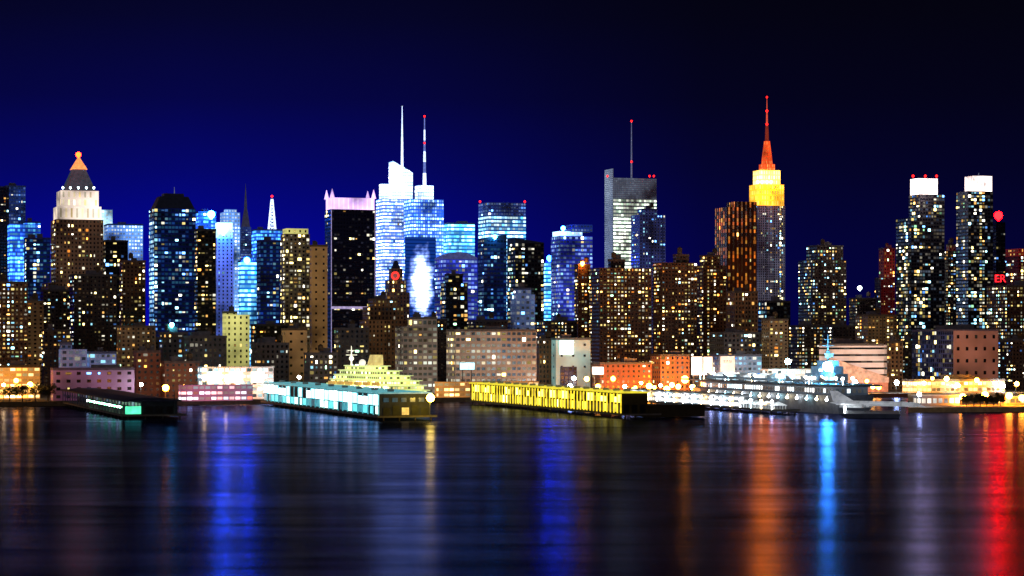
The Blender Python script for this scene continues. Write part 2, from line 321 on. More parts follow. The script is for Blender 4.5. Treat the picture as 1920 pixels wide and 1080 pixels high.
def building(name,cat,label,p0,p1,yt,D,stn,r=.8,tiers=(),yb=690,group=None,roof=True,pg=None,tank=None):
    b=Bd(); b.win=[]; st=ST[stn]; b.Y=Y=Ysh(kx((p0+p1)/2))+D
    C,w,d=foot(p0,p1,Y,r); b.w,b.d=w,d; b.cy=Y+w/2*su+d/2*cu
    b.root=empty(name,(C.x,C.y,G),TH,label,cat,group); b.h=Zp(yt,Y)-G
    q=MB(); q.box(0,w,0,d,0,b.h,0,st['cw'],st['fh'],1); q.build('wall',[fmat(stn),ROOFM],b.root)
    if stn.startswith('apt') or stn in('strip','brown','esb','plaza'): pilasters(b,w,d,0,b.h-.7,stn)
    zmin=Zp(yb,Y)-G
    cells(b,0,0,w,d,0,b.h,st,zmin,st['pg'] if pg is None else pg)
    top=(0,0,w,d,b.h)
    for t in tiers:
        k=t[0]
        if k in('box','roof','wedge'):
            q0,q1,ty,tb,ts=t[1:6]; tn=t[7] if len(t)>7 else None; Yt=Y
            for _ in range(5):
                c2,w2,d2=foot(q0,q1,Yt,r); Yt+=b.cy-(Yt+w2/2*su+d2/2*cu)
            o=toloc(b,(c2.x,c2.y,G)); ox,oy=o.x,o.y
            z0=Zp(tb,Y)-G
            s2=ST.get(ts); mt=fmat(ts) if s2 else MT[ts]; q=MB()
            cw,fh=(s2['cw'],s2['fh']) if s2 else (3,3)
            if k=='box':
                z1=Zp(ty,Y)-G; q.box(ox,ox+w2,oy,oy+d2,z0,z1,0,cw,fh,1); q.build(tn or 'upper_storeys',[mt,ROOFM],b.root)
                if s2: cells(b,ox,oy,w2,d2,z0,z1,s2,zmin,s2['pg'] if pg is None else pg)
                top=(ox,oy,w2,d2,z1)
            elif k=='roof':
                z1=Zp(ty,Y)-G; s=t[6]; mx,my=ox+w2/2,oy+d2/2
                q.prism([(ox,oy),(ox+w2,oy),(ox+w2,oy+d2),(ox,oy+d2)],z0,z1,0,cw,fh,[(mx-w2/2*s,my-d2/2*s),(mx+w2/2*s,my-d2/2*s),(mx+w2/2*s,my+d2/2*s),(mx-w2/2*s,my+d2/2*s)])
                q.build(tn or 'roof',mt,b.root); top=None
            else:
                q.wedge(ox,ox+w2,oy,oy+d2,z0,Zp(ty[0],Y)-G,Zp(ty[1],Y)-G,0,cw,fh); q.build(tn or 'upper_storeys',mt,b.root); top=None
    if roof and top:
        ring(b,top[0],top[0]+top[2],top[1],top[1]+top[3],top[4],plain((.1,.09,.09),.9,.03,tuple(st.get('glow',st['wall']))))
        plantroom(b,*top[:2],top[2],top[3],top[4],tank if tank is not None else (stn.startswith('apt') or stn in('brick','brown','greylow')))
    flushwin(b); ALLB.append(b); return b
MT={'copper':plain((.03,.035,.04),.6,.07,(.4,.55,.75)),'tip':plain((.8,.5,.35),.6,1.3,(1,.30,.08)),'darkroof':plain((.02,.02,.03),.6,.01,(.2,.25,.5)),
'steel':plain((.25,.26,.3),.5,.2,(.4,.5,.8)),'white':plain((.8,.8,.8),.6,1.1,(.7,.85,1)),'dim':plain((.1,.1,.12),.6,.05,(.4,.4,.8)),
'whitemast':plain((.8,.8,.8),.5,1.8,(.6,.75,1)),'redmast':plain((.4,.1,.08),.5,.6,(1,.12,.06)),'bluemast':plain((.3,.3,.4),.5,.5,(.25,.35,1))}
RED=(1,.01,.008)
# ---- left edge to the dark pitched tower
building('office_tower','tower','dark slab tower cut by the left frame edge, sparse warm windows',-45,17,350,900,'darkwarm',yb=530,pg=.18)
building('office_tower','tower','pale blue gridded tower just right of the dark slab at left edge',8,48,349,1100,'bluegrid',yb=430)
building('glass_tower','tower','glowing blue glass block in front of the pale gridded tower, far left',14,76,420,750,'blue',tiers=[('box',44,76,416,421,'blue')],yb=540)
building('office_tower','tower','dark blue block touching the left side of the pyramid-topped brown tower',45,94,447,560,'darkblue',yb=560)
b=building('pyramid_tower','tower','brown brick tower with dark copper roof ending in a glowing orange pyramid',78,202,530,470,'plaza',r=.9,yb=610,roof=False,tiers=[
 ('box',95,194,410,530,'plaza'),('box',100,190,385,410,'plazacrown'),('box',106,185,355,385,'plazacrown'),('roof',114,180,313,355,'copper',.42,'copper_roof'),('roof',131,164,289,313,'tip',.08,'glowing_pyramid')])
for px in(118,132,147,162,176): beacon(b,px,352,1.0,(.7,.9,1),8,-2,'floodlight')
beacon(b,147,290,2.4,(1,.016,.002),45,0,'tip_lamp')
building('office_tower','tower','small white lit block peeking out behind the pyramid-topped tower',172,211,393,1000,'whitelit',yb=450,roof=False)
building('office_tower','tower','pale blue-white lit slab between the pyramid tower and dark pitched tower',195,268,421,850,'whiteblue',yb=500)
building('apartment_tower','tower','narrow dark tower standing before the pale blue-white slab',193,240,452,400,'dark',yb=560,pg=.15)
building('apartment_tower','apartments','brown apartment tower immediately left of the dark pitched-roof tower',224,273,490,270,'apt',yb=620)
building('apartment_tower','apartments','grey brown apartment block in front of the pyramid tower base',130,219,516,220,'apt2',yb=660)
building('apartment_tower','apartments','dim dark brown block left of the grey brown apartments',76,132,545,330,'apt2',yb=660,pg=.15)
building('apartment_tower','apartments','warm windowed apartment block at far left frame edge above the trees',-35,52,530,130,'aptbright',yb=690)
building('apartment_tower','apartments','tan narrow apartment block second from the left frame edge, low',47,82,566,210,'apttan',yb=690)
b=building('glass_tower','tower','black glass tower with chamfered dark roof and small rooftop mast',280,367,390,420,'darkblue',r=.7,yb=620,roof=False,tiers=[
 ('roof',282,365,367,390,'darkroof',.72,'chamfered_roof'),('box',303,345,361,367,'darkroof',1,'roof_cap')])
mast(b,327,348,361,.5,.2,MT['steel'])
q=MB(); q.box(-.3,.0,b.d*.05,b.d*.92,b.h*.05,b.h*.93,0,3,4); q.build('lit_glass_strip',fmat('cyanwhite'),b.root)
building('apartment_tower','tower','slim dark tower full of warm windows right of the chamfered black tower',365,405,431,300,'darkwarm',yb=640)
b=building('glass_tower','tower','blue tower topped by a white-blue rooftop lamp right of chamfered tower',367,405,398,800,'blue',yb=440)
beacon(b,396,402,4.0,(.010,.12,1.),250,-8,'roof_lamp')
building('office_tower','tower','pale stone tower with setback behind the lavender tower',413,450,398,950,'whiteblue',tiers=[('box',420,444,392,398,'whiteblue')],yb=440,roof=False)
b=building('office_tower','tower','lavender concrete tower with brilliant white lit crown',402,438,446,650,'lavender',tiers=[('box',404,436,417,446,'whitelit',1,'lit_crown')],yb=590,roof=False)
beacon(b,419,430,4.5,(.02,.14,1.),190,-6,'crown_lamp')  # lamp added off the crown to feed the blue water streak
b=building('spire_tower','tower','distant dim tower tapering to a thin needle spire',447,474,442,1900,'bluegrid',r=1,yb=500,roof=False,tiers=[('box',450,471,425,442,'bluegrid'),('roof',452,469,385,425,'dim',.25,'stepped_crown'),('roof',457.5,463.5,343,387,'dim',.05,'spire')])
b=building('glass_tower','tower','cyan striped glass block below the needle spire tower',447,483,490,520,'cyan',yb=640)
beacon(b,463,488,3.0,(.006,.06,1.),210,-2,'roof_lamp')  # extra blue lamp, added to widen the streak on the water
b=building('office_tower','tower','blue office block carrying a white lattice mast',472,529,431,1000,'blue',yb=460)
q=MB(); p=toloc(b,Vector((kx(510)*b.cy,b.cy,Zp(431,b.Y)))); H=(431-372)*b.Y/F; W=4.
for i in range(9):
    z0,z1=H*i/9,H*(i+1)/9; a,c=W*(1-i/9*.75),W*(1-(i+1)/9*.75)
    for sx,sy in((1,1),(1,-1),(-1,-1),(-1,1)):
        q.cyl((sx*a,sy*a,z0),(sx*c,sy*c,z1),.45,n=4); 
    for (s1,s2) in(((1,1),(1,-1)),((1,-1),(-1,-1)),((-1,-1),(-1,1)),((-1,1),(1,1))):
        q.cyl((s1[0]*a,s1[1]*a,z0),(s2[0]*c,s2[1]*c,z1),.3,n=4); q.cyl((s1[0]*c,s1[1]*c,z1),(s2[0]*c,s2[1]*c,z1),.35,n=4)
q.build('lattice_mast',MT['whitemast'],b.root,p); beacon(b,510,368,1.3,RED,8)
building('office_tower','tower','dark blue tower left of the tower with yellow window columns',481,529,452,430,'darkblue',yb=640)
b=building('apartment_tower','tower','concrete tower with columns of yellow windows and lit roof rim',526,581,438,280,'strip',yb=650,roof=False,tiers=[('box',530,578,428,438,'yellowgreen',1,'lit_rim')])
building('apartment_tower','tower','plain tan slab with almost no windows left of the lavender-crowned tower',580,614,461,330,'tan',yb=650)
b=building('crowned_tower','tower','black slab tower with lavender glowing crown and pointed corners',609,704,392,600,'astor',r=.55,yb=620,roof=False,tiers=[('box',611,702,370,392,'crownpurple',1,'glowing_crown')])
for x,y in((1.5,1.2),(b.w-1.5,1.2),(b.w-1.5,b.d-1.2),(1.5,b.d-1.2)):
    q=MB(); h=9; q.prism([(x-2,y-2),(x+2,y-2),(x+2,y+2),(x-2,y+2)],b.h+11,b.h+11+h,0,3,20,[(x-.2,y-.2),(x+.2,y-.2),(x+.2,y+.2),(x-.2,y+.2)]); q.build('corner_point',fmat('crownpurple'),b.root)
for i in range(2):
    q=MB(); q.box(b.w*(.0+.985*i),b.w*(.015+.985*i),-.35,-.02,0,b.h); q.build('edge_light',plain((.5,.45,.6),.5,.4,(.75,.6,1)),b.root)
q=MB(); q.box(0,b.w,-.4,-.05,b.h*.42,b.h*.435); q.build('cornice_light',plain((.5,.45,.6),.5,.5,(.75,.6,1)),b.root)
# ---- bright blue cluster
b=building('crystal_tower','tower','faceted brilliant white-blue glass tower with tall white needle spire',705,776,372,1150,'boa',r=.8,yb=560,roof=False,tiers=[('box',711,732,343,372,'boatop',1,'crown_step'),('wedge',729,774,(301,322),372,'boatop',1,'slanted_crown')])
mast(b,754,255,318,1.7,1.2,MT['whitemast'],'spire'); mast(b,754,195,256,1.1,.35,MT['whitemast'],'spire_tip')
b=building('antenna_tower','tower','blue lit tower with banded broadcast antenna beside the crystal tower',757,832,373,900,'conde',r=.8,yb=570,roof=False,tiers=[('box',778,813,346,373,'boatop',1,'lit_crown')])
for i,(a,c,r0) in enumerate(((346,322,2.2),(322,300,1.6),(300,280,1.4),(280,260,1.2),(260,240,1.),(240,218,.7))):
    mast(b,796,c,a,r0,r0*.85,[MT['whitemast'],MT['bluemast']][i%2],'antenna_section')
beacon(b,796,218,1.2,RED,5); beacon(b,796,268,1.2,RED,3)
q=MB(); p=toloc(b,P(790,532,b.Y-24)); q.box(-19,17,-.5,.4,-44,52); q.build('blaze_panel',blaze(16,46,22.),b.root,p)  # panel carrying the painted oval bloom
building('glass_tower','tower','cyan glass block between the antenna tower and white banded tower',829,890,419,900,'cyan',yb=480)
b=building('glass_tower','tower','violet blue glass block with shallow barrel roof below the cyan block',815,895,486,480,'purpleglass',yb=620,roof=False)
q=MB(); n=10; arc=[(b.w*i/n,b.h+7*math.sin(math.pi*(.08+.84*i/n))) for i in range(n+1)]
for i in range(n):
    (x0,z0),(x1,z1)=arc[i],arc[i+1]; q.face([(x0,0,z0),(x1,0,z1),(x1,b.d,z1),(x0,b.d,z0)]); q.face([(x0,0,b.h),(x1,0,b.h),(x1,0,z1),(x0,0,z0)]); 
q.face([(0,0,b.h),(0,0,arc[0][1]),(0,b.d,arc[0][1]),(0,b.d,b.h)])
q.build('barrel_roof',plain((.2,.2,.3),.5,.15,(.25,.3,1)),b.root)
b=building('glass_tower','tower','tall white-cyan banded tower with dark open top, centre',897,986,404,850,'cyanwhite',yb=450,roof=False,tiers=[('box',897,986,379,404,'bluegrid',1,'roof_screen')])
for px in(900,984): beacon(b,px,378,1.2,RED,5)
b=building('glass_tower','tower','black blue glass tower with bright teal roof lamp, centre',896,950,448,430,'darkblue',yb=610,roof=False)
beacon(b,928,444,2.0,(.03,.4,1.),60,-2,'roof_lamp')
q=MB(); q.wedge(0,b.w,0,b.d,b.h,b.h+.5,b.h+4.5); q.build('sloped_roof',MT['darkroof'],b.root)
b=building('office_tower','tower','dark office tower dotted with pale green windows right of teal lamp tower',951,1020,455,430,'dark',yb=610,roof=False,pg=.4)
q=MB(); q.wedge(0,b.w,0,b.d,b.h,b.h+4.5,b.h+.5); q.build('sloped_roof',MT['darkroof'],b.root)
building('ornate_building','building','small pale blue-white ornate building at the foot of the dark office tower',957,1003,552,200,'bluewhite',tiers=[('box',963,996,542,552,'bluewhite')],yb=610)
b=building('glass_tower','tower','thin cyan block squeezed left of the stepped white-crowned blue tower',1017,1043,492,700,'cyan',yb=610)
beacon(b,1030,484,3.0,(.003,.025,1.),210,0,'roof_lamp')  # blue lamp added for a streak in the river
b=building('stepped_tower','tower','stepped blue tower with white lit top left of the twin brown apartments',1033,1111,442,600,'purpleglass',yb=640,roof=False,tiers=[('box',1036,1092,433,448,'whitelit',1,'lit_top'),('box',1060,1111,420,434,'bluegrid')])
beacon(b,1056,428,2.4,(.006,.05,1.),210,-4,'roof_lamp')  # another lamp added to build the central blue streak
b=building('old_tower','tower','tapering old masonry tower with red ring sign on its face',716,768,548,620,'brown',yb=600,roof=False,tiers=[('box',722,762,525,548,'brown'),('box',729,755,503,525,'brown'),('roof',733,751,488,503,'darkroof',.35,'clock_roof')])
p=toloc(b,P(741,517,b.Y-6)); q=MB()
def ringmesh(q,r0,r1,y0,y1,m=0,n=24):
    for i in range(n):
        a,c=2*math.pi*i/n,2*math.pi*(i+1)/n
        A=lambda r,t,y:(r*math.cos(t),y,r*math.sin(t))
        q.face([A(r0,a,y0),A(r1,a,y0),A(r1,c,y0),A(r0,c,y0)],m); q.face([A(r1,a,y0),A(r1,a,y1),A(r1,c,y1),A(r1,c,y0)],m)
q.cyl((0,.5,0),(0,0,0),4.4,n=24); o=q.build('sign_disc',plain((.3,.1,.1),.5,.25,(1,.25,.2)),b.root,p)
q=MB(); ringmesh(q,2.5,4.2,-.25,0); q.build('red_ring',plain((.6,.05,.04),.5,2.0,(1,.03,.02)),b.root,p)
building('deco_building','building','tan brick stepped building with lit upper tiers below the ring sign tower',674,768,600,200,'brown',tiers=[('box',680,757,575,600,'brown'),('box',690,745,562,575,'brown')],yb=660)
building('round_tower','tower','dark stubby tower in front of the violet barrel-roofed block',826,877,530,320,'dark',yb=620,tiers=[('box',834,868,515,530,'dark')],pg=.3)
# ---- twin brown apartments, screen tower, stone spire tower
b=building('apartment_tower','apartments','narrow brown apartment tower with orange roof lamp, left of the wide slab',1077,1107,497,290,'apt',yb=690)
beacon(b,1092,494,1.8,(1,.25,.02),60,-2,'roof_lamp')
building('apartment_tower','apartments','widest brown apartment slab dotted with amber windows, right of centre',1105,1222,502,190,'apt',r=.5,yb=690,tiers=[('box',1140,1172,487,502,'apt2')])
building('apartment_tower','apartments','brown apartment tower right of the widest slab, bright window column',1224,1307,492,190,'apt',r=.6,yb=680,tiers=[('box',1262,1292,478,492,'apt2')])
building('apartment_tower','apartments','brown apartment tower with stepped roof left of orange lit tower',1305,1362,497,230,'apt',r=.7,yb=680,tiers=[('box',1312,1350,480,497,'apt')])
b=building('screen_tower','tower','greenish-white lit tower wrapped in grey screens with a thin mast',1135,1231,372,800,'nyt',r=.47,yb=510,roof=False,tiers=[('box',1135,1231,333,372,'screen',1,'roof_screen')])
mast(b,1184,225,333,1.0,.4,MT['steel'])
for px,py in((1184,227),(1184,303),(1139,330),(1218,330),(1226,330)): beacon(b,px,py,1.1,RED,5)
q=MB(); q.box(-.9,-.1,0,b.d,b.h*.2,b.h+33,0,2.5,2.2); q.build('side_screen',fmat('screen'),b.root)
building('apartment_tower','tower','blue-grey apartment tower overlapping the grey-screened tower on its right',1183,1248,402,560,'aptblue',yb=500,tiers=[('box',1195,1232,392,402,'aptblue')])
b=building('office_tower','tower','dark tower glowing orange touching the left of the yellow-crowned tower',1340,1419,388,620,'orangelit',r=.9,yb=560,roof=False,tiers=[('box',1362,1419,377,388,'orangelit')])
b=building('spire_tower','tower','tall stone tower with yellow lit crown and red spire',1404,1472,385,1800,'esb',r=.8,yb=560,roof=False,tiers=[
 ('box',1405,1470,345,385,'esbcrown',1,'yellow_crown'),('box',1412,1463,318,345,'esbtop',1,'upper_crown'),('box',1423,1453,306,318,'esbred',1,'red_drum'),('roof',1427,1449,262,306,'esbred',.5,'red_spire')])
mast(b,1438,232,263,3.4,2.4,plain((.1,.06,.06),.6,.15,(1,.1,.05)),'mast_drum'); mast(b,1438,205,233,1.7,1.1,MT['redmast']); mast(b,1438,182,206,.9,.4,MT['redmast'],'antenna')
for yy,r in((182,1.6),(208,2.),(233,2.)): beacon(b,1438,yy,r,RED,5)
for px in(1421,1429,1438,1446): beacon(b,px,341,2.8,(1,.15,.002),850,4,'crown_lamp')  # lamps added and driven hard for the orange streak in the river
building('apartment_tower','apartments','plain brown tan block below the orange glowing tower',1362,1421,548,180,'brown',yb=670)
building('office_tower','building','dim dark block at the foot of the stone spire tower',1420,1482,566,330,'dark',yb=600,pg=.15)
building('apartment_tower','building','small tan building under the stone spire tower',1428,1478,600,120,'apttan',yb=670)
building('apartment_tower','apartments','isolated dark stepped apartment tower right of the stone spire tower',1497,1587,487,400,'apt2',yb=650,tiers=[('box',1512,1581,461,487,'apt2')],pg=.42)
building('brick_tower','tower','slim dark tower with dim red top, right of the isolated stepped apartments',1640,1678,520,900,'apt2',yb=590,tiers=[('box',1648,1678,466,520,'redlit')],pg=.12)
# ---- glass twins on the right
b=building('glass_tower','tower','left of two dark glass towers with blazing white crowns',1680,1771,408,330,'twin',r=.8,yb=640,roof=False,tiers=[('box',1704,1771,363,408,'twin'),('box',1707,1758,333,363,'crownwhite',1,'white_crown')])
for px in(1712,1735,1756): beacon(b,px,330,1.1,RED,6)
beacon(b,1732,348,2.4,(1,.68,.6),260,-8,'crown_lamp')
b=building('glass_tower','tower','right of two dark glass towers with blazing white crowns',1793,1862,358,330,'twin',r=.8,yb=640,roof=False,tiers=[('box',1809,1860,329,358,'crownwhite',1,'white_crown')])
mast(b,1835,322,329,.5,.3,MT['steel'])
building('apartment_tower','tower','short dark tower wedged between the two white-crowned glass towers',1768,1797,470,450,'apt2',yb=610,tiers=[('box',1774,1792,459,470,'redlit')],pg=.4)
b=building('office_tower','tower','dark tower with huge red roof beacon beside the right white-crowned tower',1859,1885,416,620,'dark',yb=520,pg=.16,roof=False)
beacon(b,1872,404,4.4,(1,.00008,.0001),1000,7,'red_beacon')
building('office_tower','tower','dark tower with red lit top band at right frame edge',1884,1960,480,760,'dark',yb=530,roof=False,tiers=[('box',1884,1960,466,480,'redlit',1,'red_band')],pg=.3)
b=building('hotel_tower','tower','dim stepped tower carrying red rooftop letters, far right',1840,1896,545,520,'apt2',yb=560,roof=False)
def text(s,size,mat,name,parent,loc,rx=math.pi/2,rz=0,depth=.2):
    cv=bpy.data.curves.new('t','FONT'); cv.body=s; cv.size=size; cv.extrude=depth; cv.align_x='CENTER'; cv.align_y='CENTER'
    t=bpy.data.objects.new('t',cv); C_.objects.link(t); bpy.context.view_layer.update()
    me=bpy.data.meshes.new_from_object(t.evaluated_get(bpy.context.evaluated_depsgraph_get())); bpy.data.objects.remove(t)
    me.materials.clear(); me.materials.append(mat)
    o=bpy.data.objects.new(name,me); C_.objects.link(o); o.parent=parent; o.location=loc; o.rotation_euler=(rx,0,rz); return o
p=P(1875,545,b.Y+2)
sg=empty('roof_sign',(p.x,p.y,p.z),TH*.3,'red illuminated letters ER on a steel frame above rooftops, far right','sign')
q=MB()
for x in(-6,0,6): q.box(x-.3,x+.3,.5,1.0,0,20)
for z in(6,18): q.box(-6.5,6.5,.3,.5,z,z+.5)
q.build('sign_frame',plain((.05,.04,.04),.7),sg)
text('ER',11,lampmat((1,.012,.02),3.),'letters',sg,(0,-.3,12.),depth=.4)
building('apartment_tower','apartments','warm brown apartment block filling the right frame edge',1850,1965,537,150,'aptbright',yb=700)
building('office_block','building','low block with dark gridded side and pinkish front, lower right',1710,1871,620,60,'gridblue',r=1.6,yb=710)
b=ALLB[-1]; q=MB(); q.box(0,b.w,-.5,-.03,0,b.h,0,9,9); q.build('front_wall',fmat('pinkbrown'),b.root)
b=building('terraced_building','building','pale terraced building with slanted reddish wall behind the grey warship',1536,1657,647,50,'terrace',r=.5,yb=720)
q=MB(); cx=b.w; R=b.d/2
for k in range(14):
    a0,a1=-math.pi/2+math.pi*k/14,-math.pi/2+math.pi*(k+1)/14; f=lambda a:(cx+R*math.cos(a)*.6,R+R*math.sin(a))
    A,B2=f(a0),f(a1); nf=max(1,round(b.h/5)); q.face([(A[0],A[1],0),(B2[0],B2[1],0),(B2[0],B2[1],b.h),(A[0],A[1],b.h)],0,[(k,0),(k+1,0),(k+1,nf),(k,nf)])
    q.face([(cx,R,b.h),(A[0],A[1],b.h),(B2[0],B2[1],b.h)])
q.build('rounded_end',fmat('terrace'),b.root)
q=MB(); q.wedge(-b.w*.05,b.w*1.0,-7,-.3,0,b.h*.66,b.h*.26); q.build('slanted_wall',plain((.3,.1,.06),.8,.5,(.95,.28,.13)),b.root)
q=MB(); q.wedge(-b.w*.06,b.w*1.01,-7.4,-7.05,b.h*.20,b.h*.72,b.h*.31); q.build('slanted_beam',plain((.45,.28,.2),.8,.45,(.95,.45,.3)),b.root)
# ---- low and middle blocks
building('low_building','building','blue-white low building with stepped roof, lower left',110,163,655,60,'bluewhite',yb=712,tiers=[('box',112,135,645,655,'bluewhite')])
building('low_building','building','second blue-white low building, right of the stepped one lower left',163,218,662,60,'bluewhite',yb=712)
building('warehouse','building','long low dusky pink lit wall building near the left pier',95,252,693,10,'pinklit',r=.25,yb=735)
building('shop_building','building','orange lit low building at the far left edge near the trees',-30,75,688,60,'orangelow',r=.3,yb=720)
building('apartment_block','apartments','tan mid-rise block below the brown apartment tower, left',219,292,613,130,'apttan',yb=690)
b=building('church_building','building','small dark building with teal rooftop lamp below the chamfered tower',298,352,625,160,'greylow',yb=690)
beacon(b,322,609,1.8,(.1,.75,1),40,3,'roof_lamp')
building('brick_building','building','low dark brick building beside the dusky pink warehouse',250,301,660,60,'brick',yb=712)
building('brick_building','building','low brick building left of the white lit shopfront',300,374,680,50,'brick',yb=715)
building('apartment_block','building','dark mid-rise block left of the yellow-green building',345,425,632,120,'greylow',yb=690)
building('lit_building','building','pale yellow-green floodlit building with blank walls, left of centre',417,468,590,190,'yellowgreen',yb=650,tiers=[('box',417,445,586,590,'yellowgreen')])
b=building('shop_building','building','low white lit shopfront with bright sign band behind the left piers',371,513,688,12,'whitelow',r=.3,yb=730,roof=False)
for i in range(3):
    q=MB(); q.box(b.w*(.08+.3*i),b.w*(.26+.3*i),-.8,-.1,b.h*.5,b.h*.85); q.build('sign_panel',plain((.8,.8,.8),.5,2.2,[(.6,.9,1),(1,1,1),(1,.75,.5)][i]),b.root)
building('low_building','building','dim brown low block behind the shopfront, right half',470,542,645,120,'greylow',yb=690)
building('apartment_block','building','tan stone block below the yellow window column tower',528,576,618,150,'tan',yb=670)
building('low_building','building','grey low building left of the white cruise ship',570,633,664,60,'greylow',yb=720)
building('apartment_block','building','dark mid-rise block below the lavender-crowned tower',627,692,617,150,'greylow',yb=690)
building('stepped_building','building','concrete stepped block with yellow windows above the cruise ship',741,820,612,110,'whitegrid',yb=690,tiers=[('box',764,819,597,612,'whitegrid')])
building('long_building','building','long cream gridded building with rows of lit windows, centre',837,1006,620,50,'whitegrid',r=.35,yb=710)
building('low_building','building','dark brown block between the cream gridded building and aqua block',1003,1037,637,90,'brown',yb=700)
b=building('blank_building','building','aqua lit blank-walled block with dark glazed base, centre',1034,1107,636,60,'aqua',r=.35,yb=710)
q=MB(); q.box(b.w*.12,b.w*.6,-.4,-.04,b.h*.1,b.h*.5,0,3,3); q.build('dark_glazing',fmat('gridblue'),b.root)
q=MB(); q.box(b.w*.1,b.w*.5,-1,-.2,b.h*.72,b.h*.98); q.build('lit_sign_panel',plain((.8,.8,.8),.5,1.6,(.6,1,.9)),b.root)
building('brick_building','building','red brick low building below the widest apartment slab',1110,1222,682,40,'brick',r=.4,yb=725)
building('brick_building','building','orange lit brick building left of the white billboards',1220,1293,667,50,'orangebrick',yb=720)
building('gridded_building','building','white gridded low building carrying a white billboard, right of centre',1333,1428,667,60,'bluewhite',r=.4,yb=720)
building('low_building','building','small dim block behind the tall white billboard',1290,1336,690,80,'greylow',yb=720)
building('shop_building','building','bright white low building behind the grey warship',1425,1537,692,25,'whitelow',r=.3,yb=730,roof=False)
building('brick_building','building','brown block right of the pale terraced building',1660,1693,642,110,'brown',yb=715)
building('long_building','building','long low orange lit hall at the water edge, lower right',1692,1884,714,2,'orangelow',r=.2,yb=745)
building('apartment_block','building','dark brown block behind the cream gridded building',876,952,602,260,'apt2',yb=625)
building('apartment_block','building','dim block behind the aqua block',1003,1082,603,270,'apt2',yb=640)
building('apartment_block','building','dim low block right of the small tan building',1480,1542,612,240,'apt2',yb=690)
building('apartment_block','building','dim brown block below the isolated stepped tower',1544,1604,612,250,'apt2',yb=650,pg=.2)
b=building('apartment_block','building','dim block with white roof lamp left of the red-topped slim tower',1592,1642,560,520,'apt2',yb=600,pg=.2)
beacon(b,1612,540,2.2,(.8,.95,1),14,0,'roof_lamp')
building('apartment_block','building','tan block right of the isolated stepped tower, lower right',1604,1682,592,290,'apttan',yb=650)
building('apartment_block','building','dark mid block filling the gap below the yellow window tower',470,540,610,250,'darkwarm',yb=650,pg=.2)
building('apartment_block','building','dark mid block beneath the ring sign tower, right half',768,838,600,300,'apt2',yb=620,pg=.2)
building('apartment_block','building','dim block at the base of the twin towers, lower right',1680,1715,640,190,'apt2',yb=710)
building('apartment_block','building','dark low block below the dark pitched tower, second row',268,345,640,230,'apt2',yb=680,pg=.3)
building('apartment_block','building','dim brown block right of the far-left tan block',78,132,620,160,'apt2',yb=690,pg=.2)
building('apartment_block','building','dim low block below the orange glowing tower, second row',1330,1432,625,140,'greylow',yb=670,pg=.3)
building('apartment_block','building','dark low block right of the lower right pinkish block',1868,1960,640,70,'apt2',yb=720,pg=.5)
# ---- billboards
def billboard(label,px0,px1,y0,y1,D,emat,txt=None):
    Y=Ysh(kx((px0+px1)/2))+D; p=P((px0+px1)/2,(y0+y1)/2,Y); w=(px1-px0)*Y/F; h=(y1-y0)*Y/F
    r=empty('billboard',(p.x,p.y,G),TH*.6,label,'billboard'); z=p.z-G
    q=MB(); q.box(-w/2,w/2,-.2,.2,z-h/2,z+h/2); q.build('panel',emat,r)
    q=MB()
    for a in((-w/2-.3,-w/2),(w/2,w/2+.3)): q.box(a[0],a[1],-.3,.3,z-h/2-.3,z+h/2+.3)
    q.box(-w/2,w/2,-.3,.3,z+h/2,z+h/2+.3); q.box(-w/2,w/2,-.3,.3,z-h/2-.3,z-h/2); q.build('frame',plain((.1,.1,.1),.6),r)
    for s in(-1,1):
        q=MB(); q.cyl((s*w*.3,.5,0),(s*w*.3,.5,z+h/2-.3),.35); q.build('post',plain((.1,.1,.1),.6),r)
    if txt: text(txt,h*.2,plain((.3,.2,.2),.6,.12,(.6,.3,.3)),'lettering',r,(0,-.35,z+h*.27),depth=.05); 
    return r
billboard('bright white billboard beside the orange lit brick building',1296,1317,669,703,35,plain((.8,.8,.8),.5,1.6,(.85,.95,1)))
billboard('second white billboard, dimmer, touching the bright one',1318,1336,669,703,35,plain((.7,.7,.7),.5,.8,(.9,.95,1)))
billboard('pale billboard with word TIME on the white gridded building',1350,1378,668,712,40,plain((.7,.65,.65),.5,.65,(1,.88,.9)),'TIME')
billboard('cyan lit sign over the road left of the cream gridded building',862,890,680,693,20,plain((.7,.7,.7),.5,2.,(.5,.9,1)))
billboard('small white lit sign right of aqua block',1110,1132,688,702,20,plain((.7,.7,.7),.5,1.6,(.8,1,1)))
# ---- setting
def V2(a,bb): # rotated shoreline frame: a along the shore, bb inland
    ox,oy=-200.,1450.; return (ox+a*cu-bb*su, oy+a*su+bb*cu)
q=MB(); p=[V2(-9000,0),V2(9000,0),V2(9000,16000),V2(-9000,16000)]; q.prism(p,-3,G,0)
tag(q.build('ground',plain((.05,.048,.05),.9,.012,(.6,.3,.1))),kind='structure')
q=MB(); p=[V2(-2500,12),V2(2500,12),V2(2500,36),V2(-2500,36)]; q.prism(p,G-.05,G+.004,0)
tag(q.build('road',plain((.05,.05,.05),.8)),kind='structure')
q=MB()
for i in range(-60,90): 
    p=[V2(i*9,23.9),V2(i*9+3,23.9),V2(i*9+3,24.1),V2(i*9,24.1)]; q.face([(a[0],a[1],G+.01) for a in p])
tag(q.build('road_marking',plain((.8,.8,.8),.7)),kind='structure')
m,nt,out=newmat('river_water'); N=nt.nodes.new; L=nt.links.new
tc=N('ShaderNodeTexCoord'); mp=N('ShaderNodeMapping'); mp.inputs['Scale'].default_value=(.006,.04,1); L(tc.outputs['Object'],mp.inputs[0])
